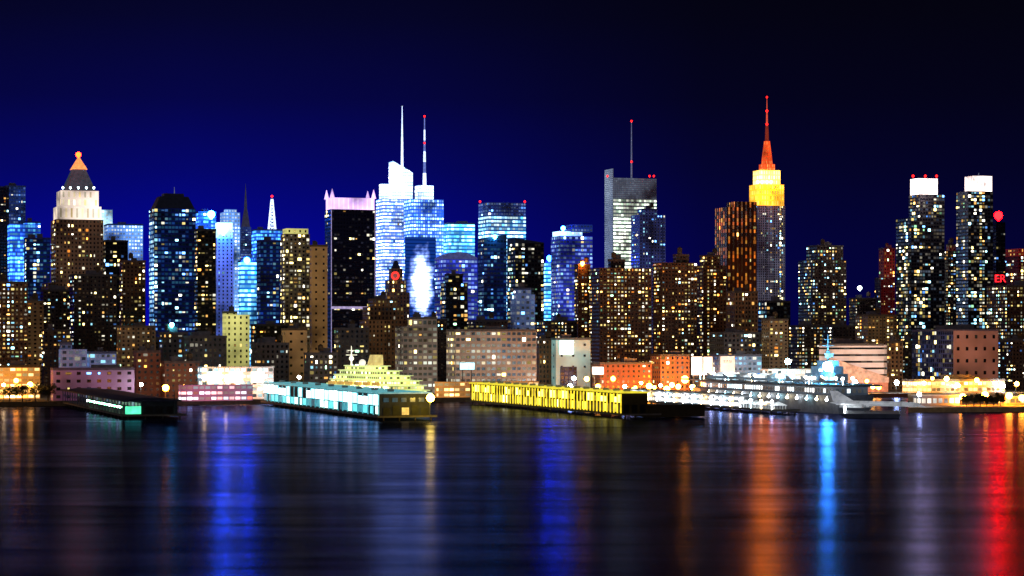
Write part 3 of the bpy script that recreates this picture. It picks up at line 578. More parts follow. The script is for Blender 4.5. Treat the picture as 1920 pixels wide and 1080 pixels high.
n1=N('ShaderNodeTexNoise'); n1.inputs['Scale'].default_value=1; n1.inputs['Detail'].default_value=4; n1.inputs['Distortion'].default_value=.6; L(mp.outputs[0],n1.inputs['Vector'])
mp2=N('ShaderNodeMapping'); mp2.inputs['Scale'].default_value=(.010,.05,1); mp2.inputs['Rotation'].default_value=(0,0,.05); L(tc.outputs['Object'],mp2.inputs[0])
n2=N('ShaderNodeTexNoise'); n2.inputs['Scale'].default_value=1; n2.inputs['Detail'].default_value=5; n2.inputs['Roughness'].default_value=.55; n2.inputs['Distortion'].default_value=.7; L(mp2.outputs[0],n2.inputs['Vector'])
mp3=N('ShaderNodeMapping'); mp3.inputs['Scale'].default_value=(.002,.008,1); L(tc.outputs['Object'],mp3.inputs[0])
n3=N('ShaderNodeTexNoise'); n3.inputs['Scale'].default_value=1; n3.inputs['Detail'].default_value=3; L(mp3.outputs[0],n3.inputs['Vector'])
bp=N('ShaderNodeBump'); bp.inputs['Strength'].default_value=.3; bp.inputs['Distance'].default_value=.8; L(n1.outputs[0],bp.inputs['Height'])
gl=N('ShaderNodeBsdfGlossy'); gl.distribution='GGX'
mr=N('ShaderNodeMapRange'); mr.inputs[1].default_value=.3; mr.inputs[2].default_value=.7; mr.inputs[3].default_value=.17; mr.inputs[4].default_value=.26; L(n3.outputs[0],mr.inputs[0]); L(mr.outputs[0],gl.inputs['Roughness'])
mr2=N('ShaderNodeMapRange'); mr2.inputs[1].default_value=.32; mr2.inputs[2].default_value=.68; mr2.inputs[3].default_value=.6; mr2.inputs[4].default_value=1.35; L(n2.outputs[0],mr2.inputs[0])
mr3=N('ShaderNodeMapRange'); mr3.inputs[1].default_value=.35; mr3.inputs[2].default_value=.65; mr3.inputs[3].default_value=.6; mr3.inputs[4].default_value=1.3; L(n3.outputs[0],mr3.inputs[0])
fac=mth(nt,'MULTIPLY',mr2.outputs[0],mr3.outputs[0])
cc=N('ShaderNodeCombineColor'); 
for i,v in enumerate((.115,.125,.27)): L(mth(nt,'MULTIPLY',fac,v),cc.inputs[i])
L(cc.outputs[0],gl.inputs['Color']); L(bp.outputs[0],gl.inputs['Normal'])
df=N('ShaderNodeBsdfDiffuse'); df.inputs[0].default_value=(.001,.002,.01,1); ad=N('ShaderNodeAddShader'); L(gl.outputs[0],ad.inputs[0]); L(df.outputs[0],ad.inputs[1]); L(ad.outputs[0],out.inputs[0])
q=MB(); q.face([(-7000,-600,0),(7000,-600,0),(7000,4500,0),(-7000,4500,0)]); tag(q.build('water',m),kind='structure')
# ---- piers and sheds
PILE=plain((.06,.05,.04),.9)
def pier(label,px,Y,width,length,deckz=2.6):
    X=kx(px)*Y; r=empty('pier',(X,Y,0),TH,label,'pier')
    q=MB(); q.box(-1.5,width+1.5,-2,length,deckz-.9,deckz); q.build('pier_deck',plain((.14,.13,.12),.9,.01,(.5,.4,.3)),r)
    n=int(length/14)
    for i in range(n):
        q=MB(); q.cyl((-.9,i*14,-3),(-.9,i*14,deckz-.9),.45,n=7); q.build('pile',PILE,r)
    for i in range(4):
        q=MB(); q.cyl((2+i*(width-4)/3,-1.5,-3),(2+i*(width-4)/3,-1.5,deckz-.9),.45,n=7); q.build('pile',PILE,r)
    q=MB(); q.box(-1.5,-1.1,0,length,deckz,deckz+.35); q.box(-1.5,width+1.5,-2,-1.6,deckz,deckz+.35); q.build('kerb_beam',PILE,r)
    return r,X,Y
def shed(label,pr,width,length,z0,h,bays,upper,lower,endmat,roofmat,pillar,upz=(.52,.88),loz=(.08,.42),name='pier_shed',rise=.8,gap=0.):
    r,X,Y=pr; s=empty(name,(X,Y,z0),TH,label,'pier shed')
    q=MB(); q.box(0,width,0,length,0,h); q.build('wall',endmat,s)
    q=MB(); q.prism([(-.8,-.8),(width+.8,-.8),(width+.8,length+.8),(-.8,length+.8)],h,h+.7,0); 
    q.prism([(1,1),(width-1,1),(width-1,length-1),(1,length-1)],h+.7,h+.7+rise,0,3,3,[(width*.4,3),(width*.6,3),(width*.6,length-3),(width*.4,length-3)]); q.build('roof',roofmat,s)
    bl=length/bays
    for i in range(bays):
        y0,y1=i*bl+.6,(i+1)*bl-.6; j=rng.random()
        q=MB(); q.box(-.25,-.03,y0,y1,h*upz[0],h*(upz[1]-(.12 if j<gap else 0))); q.build('window',upper[(i*5)%len(upper)] if j>gap*.4 else endmat,s)
        q=MB(); q.box(-.25,-.03,y0+.5,y1-.5-(bl*.3 if j>1-gap else 0),h*loz[0],h*loz[1]); q.build('door',lower[rng.randrange(len(lower))],s)
        q=MB(); q.box(-.6,-.03,i*bl-.35,i*bl+.35,0,h*.97); q.build('pillar',pillar,s)
        if i%3==1:
            q=MB(); q.box(width*.3,width*.3+3,y0,y0+3,h+.7,h+rise+2.); q.build('roof_vent',plain((.2,.2,.2),.8,.04,(.5,.6,.6)),s)
    return s
pr=pier('concrete pier under the cyan lit shed, centre left',711,1162,31,292)
e=lambda c,s:plain((.5,.55,.55),.6,s,c)
s=shed('long pier shed lit cyan and white along its side, dark end wall',pr,29,288,2.6,12,26,[e((.45,.95,1),6.),e((.8,1,1),9.),e((.25,.85,1),4.)],[e((.04,.45,.55),.8),e((.1,.7,.75),1.6),e((.6,.95,.8),3.),e((.02,.25,.35),.4)],plain((.03,.035,.04),.8,.01,(.2,.35,.5)),plain((.25,.28,.3),.7,.5,(.2,.72,.8)),plain((.3,.4,.4),.7,.5,(.1,.6,.7)),upz=(.48,.95),gap=.3,rise=.25)  # roof emits teal in place of light falling on it
for i in range(5):
    q=MB(); q.box(2+i*5.4,6+i*5.4,-.3,-.03,.4,5.5 if i%2 else 4.4); q.build('end_door',e((.9,.55,.15),.8) if i in(2,) else plain((.03,.035,.04),.7),s)
for i in range(5):
    q=MB(); q.box(2.4+i*5,5.4+i*5,-.3,-.03,7.5,9.8); q.build('end_window',plain((.03,.05,.07),.3,.1,(.2,.5,.7)),s)
pr=pier('pier under the yellow lit shed, centre',1165,1195,22,280)
s=shed('yellow lit two-storey pier shed with rows of bright windows, centre',pr,16,274,2.6,11.5,52,[e((1,.8,.08),5.),e((1,.88,.2),4.),e((.95,.7,.03),1.8),e((.6,.4,.02),.7)],[e((1,.72,.05),2.6),e((.9,.75,.08),1.),e((1,.88,.3),6.),e((.4,.28,.02),.4),e((.2,.14,.02),.15)],plain((.012,.01,.008),.8,.004,(.7,.45,.1)),plain((.4,.36,.1),.7,.95,(.95,.78,.04)),plain((.5,.42,.1),.7,1.3,(.95,.7,.03)),upz=(.55,.93),loz=(.08,.46),gap=.45,rise=.2)  # roof and pillars emit yellow: light on them is painted in
for i in range(3):
    q=MB(); q.box(1.2+i*5,4.6+i*5,-.3,-.03,.4,5.); q.build('end_door',plain((.02,.018,.015),.7),s)
q=MB(); q.box(16.2,52,2,26,-2.2,4.2); q.box(16.2,52.3,1.7,26.3,4.2,4.6); q.build('annex',plain((.02,.018,.015),.85,.004,(.5,.3,.1)),s)
pr=pier('dark pier with small green lamps at lower left',232,1180,33,272)
s=empty('pier_shed',(pr[1],pr[2],2.6),TH,'low dark open-sided pier shed at lower left with green glow low down','pier shed')
dk=plain((.03,.03,.04),.8,.006,(.2,.2,.5)); W_,L_,H_=31,268,7.2
q=MB(); q.prism([(-1,-1),(W_+1,-1),(W_+1,L_+1),(-1,L_+1)],H_,H_+.8,0); q.prism([(3,4),(W_-3,4),(W_-3,L_-4),(3,L_-4)],H_+.8,H_+1.8,0,3,3,[(9,6),(W_-9,6),(W_-9,L_-6),(9,L_-6)]); q.build('roof',dk,s)
q=MB(); q.box(10,W_-1,1,L_-1,0,H_-.02); q.build('wall',plain((.03,.03,.035),.9,.004,(.2,.3,.4)),s)
for i in range(23):
    q=MB(); y=i*12; q.box(0,.6,y,y+.6,0,H_-.02); q.build('column',plain((.08,.08,.09),.8,.012,(.3,.4,.8)),s)
    if i<22:
        q=MB(); q.cyl((.3,y+.6,H_-.4),(.3,y+6,H_*.45),.16,n=4); q.cyl((.3,y+6,H_*.45),(.3,y+12,H_-.4),.16,n=4); q.build('brace',plain((.08,.08,.09),.8,.02,(.3,.4,.9)),s)
        q=MB(); q.box(9.7,9.97,y+2,y+10,H_*.5,H_*.85); q.build('window',plain((.03,.04,.06),.3,[.02,.10,.25,.05][i%4],[(.3,.4,1),(.6,.7,1),(.4,.6,1),(.3,.9,.6)][(i*3)%4]),s)
q=MB(); q.box(1,9.6,.6,.9,.3,4.6); q.build('end_door',e((.1,1,.5),1.3),s)
for i in range(3):
    q=MB(); q.box(12+i*6,16+i*6,.6,.97,.5,4.5); q.build('end_door',plain((.03,.03,.03),.7),s)
for i in range(14):
    y=6+i*10; q=MB(); q.cyl((.0,y,4.2),(-1.0,y,4.5),.1,n=5); q.ball((-1.1,y,4.1),.6); q.build('wall_lamp',lampmat([(.3,1,.5),(.8,1,.85),(.12,.9,.35)][i%3],18),s)
q=MB(); q.cyl((28,-.5,0),(28,-.5,13),.3,.2); q.build('end_post',plain((.05,.05,.05),.8),s)
# headhouse behind
b=building('terminal_building','building','low waterfront terminal glowing red, violet and white between the left piers',335,474,722,-30,'terminal',r=.15,yb=750,roof=False)
b=building('terminal_building','building','low orange lit connector building behind the yellow pier shed',815,1010,716,-6,'orangelow',r=.12,yb=750,roof=False)
# ---- cruise ship
pos=(-57.,1300.,0); sh=empty('cruise_ship',pos,TH+math.radians(15),'white many-decked cruise ship floodlit yellow-green behind the cyan pier shed','ship')
def outline(B,y0,y1,nose): # stern at y0 (near), pointed bow at y1 (far)
    h=B/2; return [(-h*.9,y0),(h*.9,y0),(h,y0+4),(h,y1-nose),(h*.55,y1-nose*.35),(0,y1),(-h*.55,y1-nose*.35),(-h,y1-nose)]+[(-h,y0+4)]
hull=plain((.5,.55,.35),.5,.5,(.8,1,.3))  # hull emission stands in for floodlighting
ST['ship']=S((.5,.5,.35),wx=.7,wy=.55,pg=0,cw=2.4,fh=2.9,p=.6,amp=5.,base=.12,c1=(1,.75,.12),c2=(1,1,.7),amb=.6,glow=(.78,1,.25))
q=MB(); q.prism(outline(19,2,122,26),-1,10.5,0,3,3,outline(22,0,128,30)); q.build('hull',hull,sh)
for i,(y0,y1,B) in enumerate(((6,112,21.5),(9,108,21),(14,104,20.4),(24,99,19.5),(36,94,18),(48,88,15.))):
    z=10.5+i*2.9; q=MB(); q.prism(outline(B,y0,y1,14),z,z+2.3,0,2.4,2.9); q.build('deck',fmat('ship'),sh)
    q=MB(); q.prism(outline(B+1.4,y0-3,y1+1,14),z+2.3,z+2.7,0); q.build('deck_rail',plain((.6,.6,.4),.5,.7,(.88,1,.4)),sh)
q=MB(); q.prism(outline(8,48,60,5),27.9,34.5,0,3,3,outline(6,47,57,4)); q.build('funnel',plain((.5,.4,.2),.5,.6,(1,.75,.25)),sh)
q=MB(); q.cyl((0,82,27.5),(0,82,40),.6,.2); q.box(-4,4,81.8,82.2,34,34.4); q.box(-2.6,2.6,81.8,82.2,37,37.3); q.ball((0,82,32),1.6); q.build('radar_mast',plain((.8,.8,.75),.5,1.3,(1,.95,.7)),sh)
q=MB(); q.ball((0,68,29.4),2.2); q.build('radar_dome',plain((.8,.8,.8),.5,.9,(1,.95,.8)),sh)
for i in range(6):
    q=MB(); y=28+i*11; q.prism([(-1.3,y),(0,y-1.2),(1.3,y),(1.3,y+6),(0,y+7.2),(-1.3,y+6)],15.6,17.6,0); o=q.build('lifeboat',plain((.7,.35,.08),.5,.5,(1,.55,.12)),sh,(-11.9,0,0))
for i in range(7):
    q=MB(); y=20+i*14; q.ball((-11.6,y,14.6),.5); q.build('deck_lamp',lampmat((1,.98,.5),45),sh)
# ---- warship museum
Y=1262.; X=kx(1585)*Y-6
cv=empty('warship',(X,Y,0),TH,'grey aircraft carrier moored at right, dotted with white lamps along its side','ship')
gry=plain((.12,.125,.14),.6,.012,(.5,.65,1)); 
q=MB(); q.prism([(4,3),(24,3),(28,25),(28,190),(14,232),(0,190),(0,25)],-2,11,0,3,3,[(2,0),(26,0),(30,25),(30,190),(14,240),(-2,190),(-2,25)]); q.build('hull',gry,cv)
ST['hangar']=S((.2,.21,.23),wx=.6,wy=.5,pg=0,cw=3.4,fh=5,p=.8,amp=8.,base=.06,c1=(.6,.85,1),c2=(1,.92,.8),amb=.05,glow=(.5,.7,1))
q=MB(); q.prism([(3,6),(25,6),(27,25),(27,188),(14,225),(1,188),(1,25)],11,16,0,3.4,5); q.build('hangar_deck',fmat('hangar'),cv)
q=MB(); q.prism([(0,-2),(30,-2),(38,30),(36,170),(24,236),(4,236),(-4,180),(-8,120),(-5,20)],16,17.2,0); q.build('flight_deck',plain((.09,.095,.10),.7,.01,(.5,.7,1)),cv)
isl=MB(); isl.box(24,33,46,86,17.2,23,0,3,3); isl.box(25,32,50,80,23,27.5); isl.box(26,31,54,74,27.5,31); o=isl.build('island',plain((.2,.22,.24),.6,.06,(.3,.65,1)),cv)
q=MB(); q.cyl((28.5,64,31),(28.5,64,47),.7,.3); q.box(24.5,32.5,63.8,64.2,40,40.5); q.box(26,31,63.8,64.2,44,44.3); q.ball((28.5,64,36),1.6); q.build('mast',plain((.3,.32,.34),.6,.12,(.6,.85,1)),o)
q=MB(); q.box(25.5,31.5,62,62.4,33,35.5); q.build('radar_panel',plain((.4,.42,.44),.6,.3,(.6,.85,1)),o)
for (z,y,c) in((20,49,'a'),(20,57,'b'),(25,55,'a'),(25,66,'a'),(20,73,'b'),(29,60,'a')):
    q=MB(); q.box(23.2 if z<23 else 24.2,23.8 if z<23 else 24.8,y-2,y+2,z-.8,z+.8); q.build('island_window',plain((.5,.5,.5),.4,3,(.7,.95,1) if c=='a' else (1,.85,.5)),o)
q=MB(); q.ball((22.0,52,27.5),3.0); q.build('floodlight',lampmat((.06,.5,1),320),o)
for i in range(14):
    q=MB(); y=4+i*13; q.cyl((-3.6,y,8.5),(-3.2,y,10.5),.12,n=5); q.ball((-3.6,y,8.5),.85); q.build('hull_lamp',lampmat([(.85,.95,1),(1,.8,.5),(.5,.9,1)][i%3],26),cv)
for i in range(22):
    q=MB(); y=2+i*10; x=[6,18,12,-1][i%4]; q.cyl((x,y,17.2),(x,y,20.5),.12,n=5); q.ball((x,y,20.8),.95); q.build('deck_lamp',lampmat([(.85,.95,1),(.4,.85,1),(1,.75,.4)][i%3],26),cv)
for i in range(7):
    q=MB(); y=92+i*16; q.prism([(10,y),(20,y),(20,y+7),(10,y+7)],17.2,20.2,0,3,3); q.prism([(9.5,y-.5),(20.5,y-.5),(20.5,y+7.5),(9.5,y+7.5)],20.2,22.4,0,3,3,[(14.5,y+3),(15.5,y+3),(15.5,y+4),(14.5,y+4)]); q.build('deck_tent',plain((.7,.7,.7),.6,[.7,.15,1.2][i%3],(.8,.92,1)),cv)
# jets
def jet(label,loc,rz,L=15,sp=10,col=(.3,.32,.35),em=.06,ecol=(.7,.85,1),delta=False,nm='jet_plane',grp=None):
    r=empty(nm,loc,rz,label,'aeroplane',grp); mt=plain(col,.4,em,ecol)
    R=L*.055 if not delta else L*.024; zc=R+L*.06
    q=MB(); prof=[(-.5,.05),(-.47,.4),(-.4,.75),(-.25,1),(.2,1),(.4,.8),(.5,.5)] if not delta else [(-.5,.04),(-.44,.4),(-.38,.8),(-.3,1),(.25,1),(.42,.6),(.5,.06)]
    for (a,ra),(c,rc) in zip(prof,prof[1:]):
        dz=lambda t:-R*.9*max(0,-.38-t)/.12 if delta else 0
        q.cyl((0,a*L,zc+dz(a)),(0,c*L,zc+dz(c)),ra*R,rc*R,10,cap=True)
    q.build('fuselage',mt,r)
    for s in(-1,1):
        q=MB(); t=.012*L*.5
        pts=[(s*R*.8,-.08*L),(s*sp/2,.16*L),(s*sp/2,.24*L),(s*R*.8,.2*L)] if not delta else [(s*R*.7,-.25*L),(s*R*2.2,-.1*L),(s*sp/2,.28*L),(s*sp/2,.33*L),(s*R*.7,.36*L)]
        if s<0: pts=pts[::-1]
        q.prism(pts,zc-t-R*.3,zc+t-R*.3,0); q.build('wing',mt,r)
        if not delta:
            q=MB(); pts=[(s*R*.5,.36*L),(s*sp*.22,.46*L),(s*sp*.22,.5*L),(s*R*.5,.48*L)]
            if s<0: pts=pts[::-1]
            q.prism(pts,zc-.1,zc+.1,0); q.build('tailplane',mt,r)
        else:
            q=MB(); q.box(s*sp*.22-1.3,s*sp*.22+1.3,.1*L,.34*L,zc-R*.3-2,zc-R*.3-t); q.build('engine_pod',plain((.5,.5,.5),.4,.1,(.8,.9,1)),r)
    q=MB(); h=L*.2 if not delta else L*.115
    A=[(0,.24*L,zc+R*.8),(0,.46*L,zc+R*.5),(0,.5*L,zc+h),(0,.42*L,zc+h)]
    q.face([(a[0]-.15,a[1],a[2]) for a in A]); q.face([(a[0]+.15,a[1],a[2]) for a in A][::-1])
    for i in range(4):
        a,c=A[i],A[(i+1)%4]; q.face([(a[0]-.15,a[1],a[2]),(a[0]+.15,a[1],a[2]),(c[0]+.15,c[1],c[2]),(c[0]-.15,c[1],c[2])])
    q.build('tail_fin',mt,r)
    q=MB(); q.ball((0,-.33*L,zc+R*.75),R*.55,sz=.8); q.build('cockpit',plain((.03,.04,.05),.2),r)
    for (x,y) in((0,-.3*L),(-sp*.12,.1*L),(sp*.12,.1*L)):
        q=MB(); q.cyl((x,y,.4),(x,y,zc),.14,n=6); q.cyl((x-.15,y,.42),(x+.15,y,.42),.42,n=10); q.build('landing_gear',plain((.1,.1,.1),.6),r)
    return r
def onship(x,y,z): return (X+x*cu-y*su, Y+x*su+y*cu, z)
j0=jet('grey jet parked nearest the near end of the warship deck',onship(3,12,17.2),TH+.6)
for i,(x,y,a) in enumerate(((2,34,.7),(2,54,.7),(0,76,.8),(-1,98,.7),(0,122,.6),(2,146,.8),(2,172,.7),(18,24,-.5),(25,108,-.6))):
    dup(j0,onship(x,y,17.2),TH+a,['second','third','fourth','fifth','sixth','seventh','eighth'][i]+' grey jet from the near end along the warship deck edge' if i<7 else ['grey jet parked on the deck just in front of the warship island','grey jet parked on the deck just behind the warship island'][i-7])
# white delta airliner on a barge
bx,by=kx(1634)*1225,1225
bg=empty('barge',(bx,by,0),TH-.5,'flat steel barge carrying the white delta-winged airliner','barge')
q=MB(); q.prism([(-15,-24),(15,-24),(15,30),(-15,30)],-1,2.4,0,3,3,[(-16,-26),(16,-26),(16,32),(-16,32)]); q.build('hull',plain((.05,.05,.06),.7,.01,(.5,.6,1)),bg)
q=MB()
for x in (-15.6,15.6):
    q.box(x-.08,x+.08,-25,31,3.4,3.5)
    for k in range(15): q.cyl((x,-25+k*4,2.4),(x,-25+k*4,3.4),.07,n=4)
q.build('railing',plain((.4,.4,.4),.6,.1,(.8,.9,1)),bg)
for i in range(4):
    q=MB(); q.cyl((-15,-20+i*14,2.4),(-15,-20+i*14,5.2),.1,n=5); q.ball((-15,-20+i*14,5.4),.6); q.build('barge_lamp',lampmat((.85,.95,1),70),bg)
jet('white delta-winged supersonic airliner with drooped nose on a barge',(bx+3,by-1,2.4),TH+.62,L=60,sp=25,col=(.8,.8,.8),em=.25,ecol=(.85,.92,1),delta=True,nm='delta_airliner')
# visitor pavilion and right pier
pr=pier('white lit pier beside the grey warship on its left',1448,1258,16,240,2.6)
s=empty('visitor_pavilion',(pr[1],pr[2],2.6),TH,'long white lit visitor pavilion on the pier beside the warship','pavilion')
ST['pav']=S((.3,.3,.3),wx=.7,wy=.5,pg=0,cw=3.6,fh=3.5,p=.65,amp=8.,base=.1,c1=(.7,.9,1),c2=(1,.85,.65),amb=.14,glow=(.7,.8,1))
q=MB(); q.box(3,14,60,235,0,7,0,3.6,3.5); q.build('wall',fmat('pav'),s)
q=MB(); q.box(2,15,59,236,7,7.6); q.build('roof',plain((.12,.12,.12),.7,.02,(.7,.85,1)),s)
for i in range(7):
    q=MB(); y=6+i*7.5; q.prism([(3,y),(13,y),(13,y+5),(3,y+5)],2.4,4.6,0,3,3,[(7.8,y+2.3),(8.2,y+2.3),(8.2,y+2.7),(7.8,y+2.7)]); q.cyl((4,y+.5,0),(4,y+.5,2.4),.12,n=5);q.cyl((12,y+.5,0),(12,y+.5,2.4),.12,n=5);q.cyl((4,y+4.5,0),(4,y+4.5,2.4),.12,n=5);q.cyl((12,y+4.5,0),(12,y+4.5,2.4),.12,n=5); q.build('canopy',plain((.8,.8,.8),.6,[.6,.25,1.3][i%3],(.85,.95,1)),s)
for i in range(16):
    q=MB(); y=3+i*14.5; q.cyl((1.2,y,0),(1.2,y,4.6),.1,n=5); q.ball((1.2,y,4.8),.95); q.build('pier_lamp',lampmat([(.9,.95,1),(1,.6,.2),(.6,.9,1)][i%3],45),s)
pp=[(kx(1702)*1290,1290.),(kx(2040)*1310,1310.),(kx(2040)*1800,1760.),(kx(1702)*1600,1600.)]
q=MB(); q.prism(pp,-2,2.9,0); tag(q.build('quay',plain((.2,.19,.18),.9,.03,(.8,.45,.15))),kind='structure')
def quayhouse(label,px0,px1,Y,h,stn):
    b=Bd(); b.win=[]; b.Y=Y; C,w,d=foot(px0,px1,Y,.35); b.root=empty('quay_pavilion',(C.x,C.y,2.9),TH,label,'pavilion')
    q=MB(); q.box(0,w,0,d,0,h,0,4,h); q.build('wall',fmat(stn),b.root)
    q=MB(); q.box(-.8,w+.8,-.8,d+.8,h,h+.5); q.build('roof',plain((.5,.5,.48),.7,.2,(1,.9,.75)),b.root)
quayhouse('low white lit pavilion on the quay right of the barge',1712,1800,1330,6,'pav')
quayhouse('low orange lit kiosk building on the quay, farthest right',1872,1935,1345,5,'orangelow')
# ---- trees
def tree(label,loc,h,w,grp=None,tint=(.07,.08,.03),em=.0):
    r=empty('tree',loc,rng.uniform(0,6),label,'tree',grp)
    q=MB(); q.cyl((0,0,-.2),(0,0,h*.5),h*.035,h*.02,7)
    for k in range(5):
        a=k*1.26+rng.random(); q.cyl((0,0,h*(.3+.05*k)),(math.cos(a)*w*.35,math.sin(a)*w*.35,h*(.55+.06*k)),h*.015,h*.006,5)
    q.build('trunk',plain((.08,.055,.035),.9),r)
    q=MB()
    for k in range(13):
        a=rng.uniform(0,6.3); rr=w*.42*math.sqrt(rng.random()); c=Vector((math.cos(a)*rr,math.sin(a)*rr,h*rng.uniform(.4,.86)))
        cr=w*rng.uniform(.13,.24)
        for _ in range(45):
            d=Vector((rng.gauss(0,1),rng.gauss(0,1),rng.gauss(0,.8))).normalized()*cr*rng.random()**.4
            p=c+d; n=Vector((rng.gauss(0,1),rng.gauss(0,1),rng.gauss(0,1))).normalized(); a1=n.orthogonal().normalized()*rng.uniform(.3,.6); b1=n.cross(a1)
            q.face([p-a1-b1*.5,p+a1-b1*.5,p+a1*.3+b1,p-a1*.6+b1*.8])
    q.build('crown',plain(tint,.8),r)
tl=['leftmost dark tree on the shore at the left frame edge','second dark tree on the shore from the left','third dark tree on the shore from the left','fourth dark tree on the shore from the left','fifth dark tree on the shore, nearest the dusky pink warehouse']
for i,px in enumerate((-8,18,42,66,90)):
    Y_=Ysh(kx(px))+7; p=P(px,700,Y_); tree(tl[i],(p.x,p.y,G),11+rng.random()*5,10+rng.random()*4)
tl=['leftmost bushy tree on the quay, orange lit','second bushy tree on the quay from its left','middle bushy tree on the quay','fourth bushy tree on the quay','fifth bushy tree on the quay from its left','rightmost bushy tree on the quay']
for i,px in enumerate((1812,1826,1838,1850,1863,1876)):
    Y_=1322+rng.uniform(-6,6); p=P(px,700,Y_); tree(tl[i],(p.x,p.y,2.9),6+rng.random()*3,6+rng.random()*1.5)
# ---- street lamps
def lamp(label,px,py,Y,base,col,st,rad=.7,grp=None):
    p=P(px,py,Y); r=empty('street_lamp',(p.x,p.y,base),TH,label,'street lamp',grp); h=p.z-base
    q=MB(); q.cyl((0,0,0),(0,0,h+.6),.16,.1,6); q.cyl((0,0,h+.6),(0,-1.2,h+.9),.08,.08,5); q.build('pole',plain((.1,.1,.1),.6),r)
    q=MB(); q.cyl((0,-1.2,h+.75),(0,-1.2,h+1.1),.6,.3,8); q.build('lamp_shade',plain((.1,.1,.1),.6),r)
    q=MB(); q.ball((0,-1.2,h+.1-rad*.4),rad); q.build('bulb',lampmat(col,st),r)
OR=(1,.27,.012); YE=(1,.62,.05)
lamp('orange lamp at the right end of the black pier shed',310,725,1330,0,OR,170,2.)
lamp('yellow lamp at the river end of the cyan pier shed',806,743,1156,2.6,YE,90,2.2)
lamp('tall orange lamp behind the yellow pier shed end',1188,730,1505,G,OR,260,2.5)
lamp('orange lamp right of the yellow pier shed, lower of the pair',1249,728,1560,G,OR,260,2.4)
lamp('tallest orange lamp left of the white billboards',1283,709,1572,G,OR,260,2.7)
lamp('orange lamp by the road left of the orange brick building',1216,722,1560,G,OR,220,2.2)
lamp('low orange lamp between the yellow shed and white pavilion',1268,742,1530,G,OR,220,2.2)
lamp('orange lamp left of the yellow pier shed by the road',455,726,1462,G,OR,180,2.)
lamp('dim orange lamp at the far left shore by the trees',30,712,1425,G,OR,140,1.6)
lamp('white lamp at the foot of the warship island on the shore',1476,676,1610,G,(.4,.85,1),130,2.2)
lamp('white lamp on the shore right of the aqua block',1075,708,1550,G,(.7,.95,1),80,1.5)
lamp('small white lamp near the cruise ship bow',560,706,1490,G,(.9,.9,.8),60,1.3)
lamp('orange lamp on the quay left of the bushy trees',1803,742,1335,2.9,OR,200,2.1)
lamp('orange lamp on the quay among the bushy trees',1845,738,1340,2.9,OR,200,2.1)
lamp('orange lamp on the quay right of the bushy trees',1890,740,1338,2.9,OR,200,2.1)
lamp('white lamp on the quay right of the barge',1722,738,1312,2.9,(.85,.95,1),70,1.3)
lamp('orange lamp at the right frame edge on the quay',1914,744,1330,2.9,OR,190,2.)
lamp('red warning lamp on the shore right of the warship',1700,722,1610,G,(1,.02,.01),60,1.)
for i,px in enumerate((8,60,262,345,385,425,500,540,830,860,905,950,995,1035,1065,1095,1120,1145,1165,1195,1205,1225,1235,1258,1275,1300,1315,1330,1345,1360,1380,1400,1415,1430,1450,1470,1500,1580,1600,1620,1640,1650,1680,1735,1750,1770,1785,1800,1830,1860,1880,1900)):
    wht=i%4==2
    lamp('small white lamp in the row along the shore road' if wht else 'small amber lamp in the row along the shore road',px+rng.uniform(-5,5),714+rng.uniform(-6,12),Ysh(kx(px))+9,G,(.75,.93,1) if wht else rng.choice(((1,.4,.04),(1,.3,.02),(1,.6,.15))),rng.choice((80,110,150)),rng.choice((1.1,1.4,1.8)),'white shore road lamps' if wht else 'amber shore road lamps')
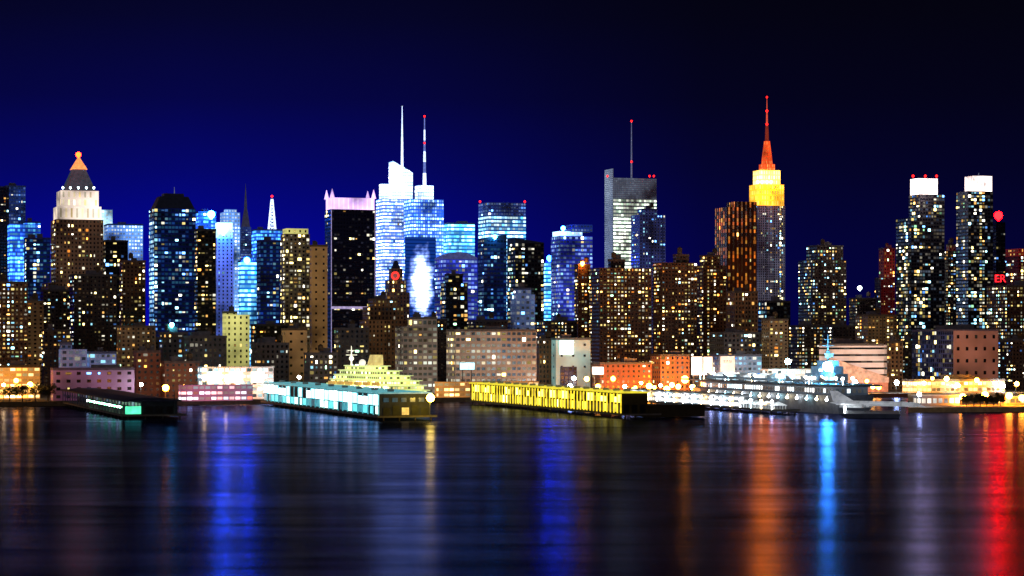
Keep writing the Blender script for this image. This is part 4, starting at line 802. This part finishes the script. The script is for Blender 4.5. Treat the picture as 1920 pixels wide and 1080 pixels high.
# ---- sky, added fill sun, camera
w=bpy.data.worlds.new('World'); bpy.context.scene.world=w; w.use_nodes=True; nt=w.node_tree; nt.nodes.clear(); N=nt.nodes.new; L=nt.links.new
tc=N('ShaderNodeTexCoord'); sp=N('ShaderNodeSeparateXYZ'); L(tc.outputs['Generated'],sp.inputs[0])
cr=N('ShaderNodeValToRGB'); el=cr.color_ramp.elements; el[0].position=0; el[0].color=(.0,.001,.38,1); el[1].position=1; el[1].color=(.0003,.0003,.004,1)
for ps,c in((.25,(.0,.001,.27,1)),(.42,(.0002,.001,.145,1)),(.6,(.0005,.0008,.06,1)),(.8,(.0005,.0008,.022,1))):
    n=el.new(ps); n.color=c
zz=mth(nt,'MULTIPLY',mth(nt,'ABSOLUTE',sp.outputs[2]),5.4); L(zz,cr.inputs[0])
cx=N('ShaderNodeValToRGB'); el=cx.color_ramp.elements; el[0].position=0; el[0].color=(.8,.8,.8,1); el[1].position=1; el[1].color=(.09,.09,.09,1)
for ps,v in((.2,1.),(.40,.78),(.55,.40),(.68,.18),(.8,.13)):
    n=el.new(ps); n.color=(v,v,v,1)
L(mth(nt,'MULTIPLY_ADD',sp.outputs[0],2.,.5),cx.inputs[0])
cl=mixc(nt,1.,cr.outputs[0],cx.outputs[0],'MULTIPLY'); cl=mixc(nt,1.,cl,(.0012,.001,.003),'ADD')
bgN=N('ShaderNodeBackground'); L(cl,bgN.inputs[0]); bgN.inputs[1].default_value=1.
sky=N('ShaderNodeTexSky'); sky.sky_type='NISHITA'; sky.sun_disc=False; sky.sun_elevation=math.radians(-9); sky.sun_rotation=math.radians(250)
b2=N('ShaderNodeBackground'); L(sky.outputs[0],b2.inputs[0]); b2.inputs[1].default_value=.02
ad=N('ShaderNodeAddShader'); L(bgN.outputs[0],ad.inputs[0]); L(b2.outputs[0],ad.inputs[1]); ow=N('ShaderNodeOutputWorld'); L(ad.outputs[0],ow.inputs[0])
sl=bpy.data.lights.new('fill_sun','SUN'); sl.energy=.08; sl.angle=math.radians(3); sl.color=(1,.8,.65); so=bpy.data.objects.new('fill_sun',sl); C_.objects.link(so); so.rotation_euler=(math.radians(68),0,math.radians(-28))  # dim warm sun added to lift the facades out of black
cam=bpy.data.cameras.new('Camera'); co=bpy.data.objects.new('Camera',cam); C_.objects.link(co); co.location=(0,0,CH); co.rotation_euler=(math.pi/2,0,0)
cam.sensor_width=36; cam.lens=36*F/1920; cam.shift_y=(HZ-540)/1920; cam.clip_start=1; cam.clip_end=40000
bpy.context.scene.camera=co
sc=bpy.context.scene; sc.view_settings.view_transform='Standard'; sc.view_settings.look='None'; sc.view_settings.exposure=0
print('objects',len(bpy.data.objects))
